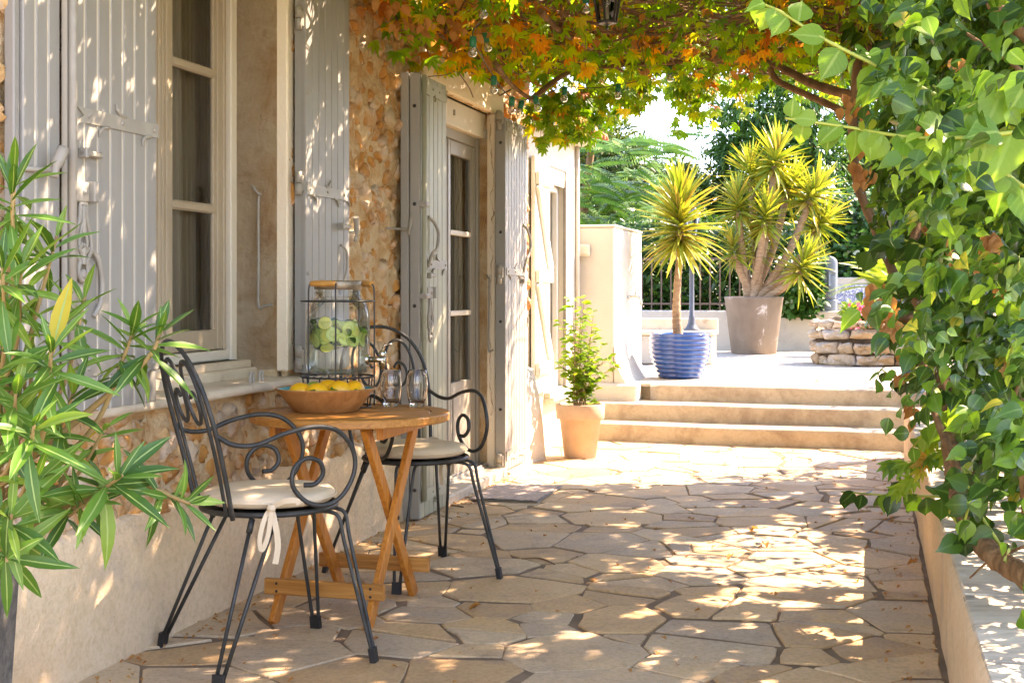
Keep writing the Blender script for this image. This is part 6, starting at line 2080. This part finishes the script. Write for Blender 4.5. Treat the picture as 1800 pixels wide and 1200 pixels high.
# dry-stone planter: rounded, three to four courses
rng = random.Random(77)
DCN = at(1536, 0, 14.0)
dsx, dsy = .66, .52
ds = thing('stone_planter', 'rounded dry stone planter of pale rough blocks on the upper terrace', 'planter', (DCN.x, 14.0, .405))
m = MB(); m.lathe([(.60, 0), (.60, .36), (0, .37)], 32, sy=dsy / dsx); m.build('soil', MAT['soil'], ds)
arc = []
for k in range(361):
    a = R(k); arc.append((dsx * math.cos(a), dsy * math.sin(a)))
S_ = [0]
for k in range(360): S_.append(S_[-1] + math.hypot(arc[k + 1][0] - arc[k][0], arc[k + 1][1] - arc[k][1]))
tot = S_[-1]
def on_arc(s):
    s %= tot
    k = max(0, min(359, int(np.searchsorted(S_, s)) - 1)); f = (s - S_[k]) / max(1e-6, S_[k + 1] - S_[k])
    x = arc[k][0] * (1 - f) + arc[k + 1][0] * f; y = arc[k][1] * (1 - f) + arc[k + 1][1] * f
    nn = Vector((x / dsx ** 2, y / dsy ** 2, 0)).normalized()
    return Vector((x, y, 0)), nn
z = 0.0
for course, hh in enumerate((.125, .15, .12, .085)):
    s = rng.uniform(0, .2)
    s_end = s + tot - .02
    while s < s_end:
        L = min(rng.choice((.10, .16, .22, .30, .38)) * rng.uniform(.85, 1.15), s_end - s)
        if L < .06: break
        c, nn = on_arc(s + L / 2)
        h2 = hh * rng.uniform(.72, 1.12)
        poly = [(-L / 2 + .006, .006), (-L / 4, .0), (L / 4, .004), (L / 2 - .006, .008), (L / 2 - .003, h2 * .55), (L / 2 - .014, h2 - .010), (L / 6, h2 - .002), (-L / 4, h2 - .004), (-L / 2 + .012, h2 - .012), (-L / 2 + .004, h2 * .5)]
        poly = [(a + rng.uniform(-.014, .014), b + rng.uniform(-.012, .012)) for a, b in poly]
        m = dome_stone(poly, rng.uniform(.06, .12), rng, base=-.09, rough=.42)
        # back part so that each block is solid
        tx = Vector((-nn.y, nn.x, 0))
        Mx = Matrix(((tx.x, 0, nn.x, c.x), (tx.y, 0, nn.y, c.y), (0, 1, 0, z), (0, 0, 0, 1)))
        n0 = len(poly)
        m.f.append(list(range(n0 - 1, -1, -1))); m.sm.append(False)
        inst('stone', m.mesh('stone', MAT['drystone']), ds, mat4=Mx)
        s += L
    z += hh * .985
# flowers and greenery in the planter
rng = random.Random(19)
gl = strip_leaf('leaf', [(0, .05), (.3, .28), (.6, .3), (.85, .16), (1, .02)], MAT['L_shrub'], .2, .25)
def bush(name, label, cat, loc, rad, n, s, mat, tm=None, seed=1, group=None, clumps=None, zmin=-.2):
    """plant of many small leaves gathered in uneven clumps"""
    r = random.Random(seed)
    t = thing(name, label, cat, loc, 0, group)
    tmpl = tm or strip_leaf('leaf', [(0, .03), (.35, .28), (.7, .22), (1, .02)], mat, .2, .2)
    cs = []
    for k in range(clumps or max(8, n // 90)):
        d = Vector((r.gauss(0, 1), r.gauss(0, 1), r.gauss(0, 1))).normalized() * r.uniform(.35, 1.0) ** .5
        if d.z < zmin: d.z = r.uniform(zmin, .6)
        cs.append((Vector((d.x * rad[0], d.y * rad[1], d.z * rad[2])), r.uniform(.14, .34) * (rad[0] * rad[2]) ** .5))
    Ms = []
    for k in range(n):
        c, q = r.choice(cs)
        d = Vector((r.gauss(0, 1), r.gauss(0, 1), r.gauss(0, 1))).normalized()
        p = c + d * q * r.uniform(.3, 1.0) ** .4
        a = (d + Vector((r.uniform(-.6, .6), r.uniform(-.6, .6), r.uniform(-.6, .3)))).normalized()
        Ms.append(mat_of(p, a, d * .6 + Vector((r.uniform(-.5, .5), r.uniform(-.5, .5), .8)), s * r.uniform(.6, 1.25)))
    scatter('crown', tmpl, Ms, mat, t)
    return t
bush('flowering_shrub', 'leafy light green shrub with pink flowers in the stone planter', 'shrub', (DCN.x + .10, 14.0, .86), (.40, .38, .20), 1300, .075, MAT['L_shrub'], gl, 3)
fsb = bpy.data.objects['flowering_shrub']
pet = strip_leaf('petal', [(0, .08), (.4, .42), (.8, .45), (1, .2)], MAT['petal'], .1, -.2)
for x, y, n in ((1498, 560, 18), (1506, 568, 14), (1514, 546, 18), (1511, 578, 5), (1522, 455, 6), (1494, 552, 8)):
    base = Vector(at(x, y, 13.7)) - Vector(fsb.location)
    for k in range(n):
        a = rng.uniform(0, 6.28); o = Vector((rng.gauss(0, .028), rng.gauss(0, .03), rng.gauss(0, .028)))
        inst('petal', pet, fsb, mat_of(base + o, (math.cos(a), -.5, math.sin(a)), (0, -1, .2), .045))

# feather-leaved fronds
def frond_mesh(name, mat, pairs=13, L=.34, w=.12, droop=.35):
    m = MB()
    P = [Vector((0, t, -droop * t * t)) for t in [k / 12 for k in range(13)]]
    m.tube(P, [.010 - .008 * k / 12 for k in range(13)], 4)
    for k in range(pairs):
        t = .12 + .86 * k / (pairs - 1)
        l = L * math.sin(math.pi * (.18 + .74 * t)) ** .8
        for s in (-1, 1):
            b = Vector((0, t, -droop * t * t))
            d = Vector((s * .88, .42, -.22)).normalized()
            q = Vector((-d.y, d.x, 0)).normalized() * s
            wd = l * w
            m.add([b, b + d * l * .45 + q * wd, b + d * l, b + d * l * .45 - q * wd], [(0, 1, 2), (0, 2, 3)])
    return m.mesh(name, mat)
fr_me = frond_mesh('frond', MAT['L_frond'], 15, .30, .13, .45)
tr = thing('feathery_tree', 'light green tree with long feathery fronds beyond the white pier', 'tree', (1.15, 19.2, .2))
m = MB(); m.tube(catmull([(-.2, .3, -.3), (-.15, .2, 1.0), (-.1, .2, 2.2), (.05, .1, 3.4)], 5), [.09 - .003 * k for k in range(16)], 8); m.build('trunk', MAT['bark'], tr)
rng = random.Random(23)
for k in range(210):
    x, y, z = rng.uniform(-.75, 1.05), rng.uniform(-.6, .5), rng.uniform(.9, 3.2)
    a = rng.uniform(-.6, .9)
    inst('frond', fr_me, tr, mat_of((x, y, z), (math.cos(a) * (1 if rng.random() < .72 else -1), rng.uniform(-.5, .1), rng.uniform(-.35, .5)), (rng.uniform(-.3, .3), -.6, 1), rng.uniform(.38, .66)))
pm_me = frond_mesh('frond', MAT['L_palm'], 22, .36, .055, .55)
pl = thing('garden_palm', 'young yellow green palm with arching fronds behind the stone planter', 'palm', (at(1568, 0, 15.8).x, 15.8, .40))
rng = random.Random(29)
for k in range(34):
    a = rng.uniform(0, 6.28); el = rng.uniform(.0, 1.2)
    inst('frond', pm_me, pl, mat_of((0, 0, rng.uniform(.65, .95)), (math.cos(a) * math.cos(el), math.sin(a) * math.cos(el), math.sin(el)), (-math.cos(a) * .3, -math.sin(a) * .3, 1), rng.uniform(.42, .66)))
m = MB(); m.tube([(0, 0, 0), (0, 0, .75)], .06, 8); m.build('trunk', MAT['trunk'], pl)

# hedges, ivy, trees
hl = strip_leaf('leaf', [(0, .03), (.35, .20), (.7, .16), (1, .01)], MAT['L_hedge'], .2, .2)
def hedge(name, label, cat, x0, x1, Y, dY, z0, z1, n, s, mat, tm, seed, noise_amp=.3):
    r = random.Random(seed)
    t = thing(name, label, cat, ((x0 + x1) / 2, Y, z0))
    Ms = []
    while len(Ms) < n:
        x, y, z = r.uniform(x0, x1), Y + r.uniform(-dY, dY), r.uniform(z0, z1)
        top = z1 - noise_amp * (.5 + .5 * mnoise.noise(Vector((x * 1.8, y * 1.8, seed)))) - .25 * noise_amp * mnoise.noise(Vector((x * 6, y * 6, seed)))
        if z > top: continue
        dd = dY * .35 * mnoise.noise(Vector((x * 2.2, z * 2.2, seed + 4)))
        if y < Y - dY * .6 - dd and r.random() < .6: continue
        p = Vector((x - (x0 + x1) / 2, y - Y, z - z0))
        Ms.append(mat_of(p, (r.uniform(-1, 1), r.uniform(-1, .2), r.uniform(-.6, .8)), (r.uniform(-.6, .6), -.6, .9), s * r.uniform(.6, 1.3)))
    scatter('crown', tm, Ms, mat, t)
    return t
hedge('laurel_hedge', 'dense dark green laurel hedge behind the brown railing', 'hedge', 1.2, 4.0, 18.3, .45, .4, 2.25, 8000, .13, MAT['L_hedge'], hl, 2, .35)
ivl = strip_leaf('leaf', [(0, .10), (.15, .42), (.4, .46), (.75, .22), (1, .01)], MAT['L_ivy'], .15, .25)
hedge('ivy_bank', 'tall ivy bank speckled with small white flowers behind the stone face', 'ivy', 4.0, 5.6, 18.4, .35, .4, 2.75, 8000, .085, MAT['L_ivy'], ivl, 6, .45)
hedge('wall_ivy', 'dark ivy trailing over the low garden wall beside the grey pot', 'ivy', at(1372, 0, 17.0).x, at(1447, 0, 17.0).x, 17.02, .16, .83, 1.72, 1100, .085, MAT['L_ivy'], ivl, 9, .2)
bush('green_bush', 'mid green bushy shrub behind the railing left of the yuccas', 'shrub', (2.3, 20.6, 1.75), (1.35, .8, .80), 6000, .11, MAT['L_hedge'], hl, 14)
dl = strip_leaf('leaf', [(0, .03), (.4, .16), (.8, .10), (1, .01)], MAT['L_dark'], .2, .15)
oll = strip_leaf('leaf', [(0, .03), (.4, .14), (.8, .09), (1, .01)], MAT['L_olive'], .2, .1)
def tree(name, label, loc, h, rad, n, s, mat, tm, seed, clumps=40, cz=0):
    t = bush(name, label, 'tree', (loc[0], loc[1], loc[2] + h), rad, n, s, mat, tm, seed, clumps=clumps, zmin=-.9)
    r = random.Random(seed + 100)
    m = MB()
    m.tube(catmull([(0, 0, -h), (.08, 0, -h * .5), (0, 0, .0), (.05, 0, rad[2] * .5)], 5), [.13 - .006 * k for k in range(16)], 8)
    for k in range(9):
        d = Vector((r.uniform(-.8, .8) * rad[0], r.uniform(-.7, .7) * rad[1], r.uniform(-.3, .8) * rad[2]))
        m.tube(catmull([(0, 0, -h * .3), d * .5 + Vector((0, 0, -.1)), d], 4), [.05 - .004 * i for i in range(9)], 6)
    m.build('trunk', MAT['bark'], t)
    return t
tree('dark_tree', 'tall dark green tree behind the many branched yucca', (5.35, 24.5, .2), 3.3, (1.6, 1.4, 2.2), 28000, .15, MAT['L_dark'], dl, 51, 100)
tree('dark_tree', 'second dark green tree farther right behind the climbing shrub', (8.6, 25.5, .2), 3.4, (2.0, 1.5, 2.4), 20000, .17, MAT['L_dark'], dl, 52, 80)
tree('airy_tree', 'airy grey green tree below the patch of sky', (3.6, 25.5, .2), 2.45, (1.5, .9, 1.0), 24000, .15, MAT['L_olive'], oll, 53, 110)
tree('airy_tree', 'sunlit olive green tree top above the feathery fronds', (1.25, 23.0, .2), 2.75, (1.25, 1.0, 1.15), 14000, .14, MAT['L_olive'], oll, 54, 80)
tree('green_tree', 'rounded green tree hidden beyond the white wing', (.6, 26.0, .2), 2.6, (2.0, 1.2, 1.6), 5000, .16, MAT['L_hedge'], hl, 55, 40)
hedge('far_hedge', 'dark far hedge closing the garden behind all the trees', 'hedge', -6, 22, 31, .8, .0, 3.1, 15000, .28, MAT['L_hedge'], hl, 61, .9)
hedge('side_hedge', 'dark green bushes beyond the climbing shrub on the right', 'hedge', 4.4, 8.5, 11.0, 1.2, .0, 2.6, 8000, .13, MAT['L_hedge'], hl, 62, .5)
hedge('side_hedge', 'near dark bushes in the shade behind the parapet', 'hedge', 3.1, 6.0, 6.6, 1.0, .0, 1.9, 5000, .13, MAT['L_hedge'], hl, 63, .5)
bush('trailing_plant', 'small leaved bright green plant trailing beside the parapet end', 'plant', WF(9.75, .42, .62), (.16, .3, .34), 800, .05, MAT['L_shrub'], gl, 64)

# fine litter in the joints and along the walls
rng = random.Random(123)
Ms = []
for k in range(420):
    r = rng.random()
    if r < .35: u, w = rng.uniform(3.4, 8.0), -2.30 + abs(rng.gauss(0, .10))
    elif r < .6: u, w = rng.uniform(3.4, 9.8), .21 - abs(rng.gauss(0, .10))
    else: u, w = rng.uniform(3.4, 10.1), rng.uniform(-2.2, .2)
    p = WF(u, w, .006 + rng.uniform(0, .003)); a = rng.uniform(0, 6.28)
    Ms.append(mat_of(p, (math.cos(a), math.sin(a), .1), (rng.uniform(-.3, .3), rng.uniform(-.3, .3), 1), rng.uniform(.008, .024)))
scatter('leaf_litter', dleaf, Ms, MAT['L_dry'])
# fallen leaves and twigs on the paving
rng = random.Random(99)
spots = [(1332, 932, 'dry curled leaf lying in the bright patch of paving'), (1318, 935, 'small yellowed leaf next to the dry curled leaf in the bright patch'), (1344, 958, 'pale fallen leaf at the lower rim of the bright patch'), (1612, 992, 'small dry leaf at the foot of the parapet'), (845, 1068, 'tan fallen leaf right of the table foot'), (1440, 672, 'dry leaf at the foot of the stone planter'), (1288, 980, 'thin fallen leaf left of the bright patch')]
for x, y, lab in spots:
    zz = .41 if y < 700 else .004
    Y = (CAMH - zz) * FPX / (y - HOR)
    o = inst('fallen_leaf', dleaf)
    a = rng.uniform(0, 6.28)
    o.matrix_world = mat_of((( x - 900) / FPX * Y, Y, zz + .012), (math.cos(a), math.sin(a), .05), (0, .2, 1), rng.uniform(.035, .05))
    tag(o, lab, 'leaf')
for pts, lab in (([(917, 984), (938, 983), (955, 985), (975, 994)], 'thin curved twig on the paving right of the far chair foot'), ([(792, 890), (805, 891), (815, 893)], 'short straight twig on the paving by the threshold')):
    P = [Vector(((x - 900) / FPX * (CAMH * FPX / (y - HOR)), CAMH * FPX / (y - HOR), .007)) for x, y in pts]
    m = MB(); m.tube(catmull(P, 5), .0035, 5)
    tag(m.build('twig', MAT['bark']), lab, 'twig')
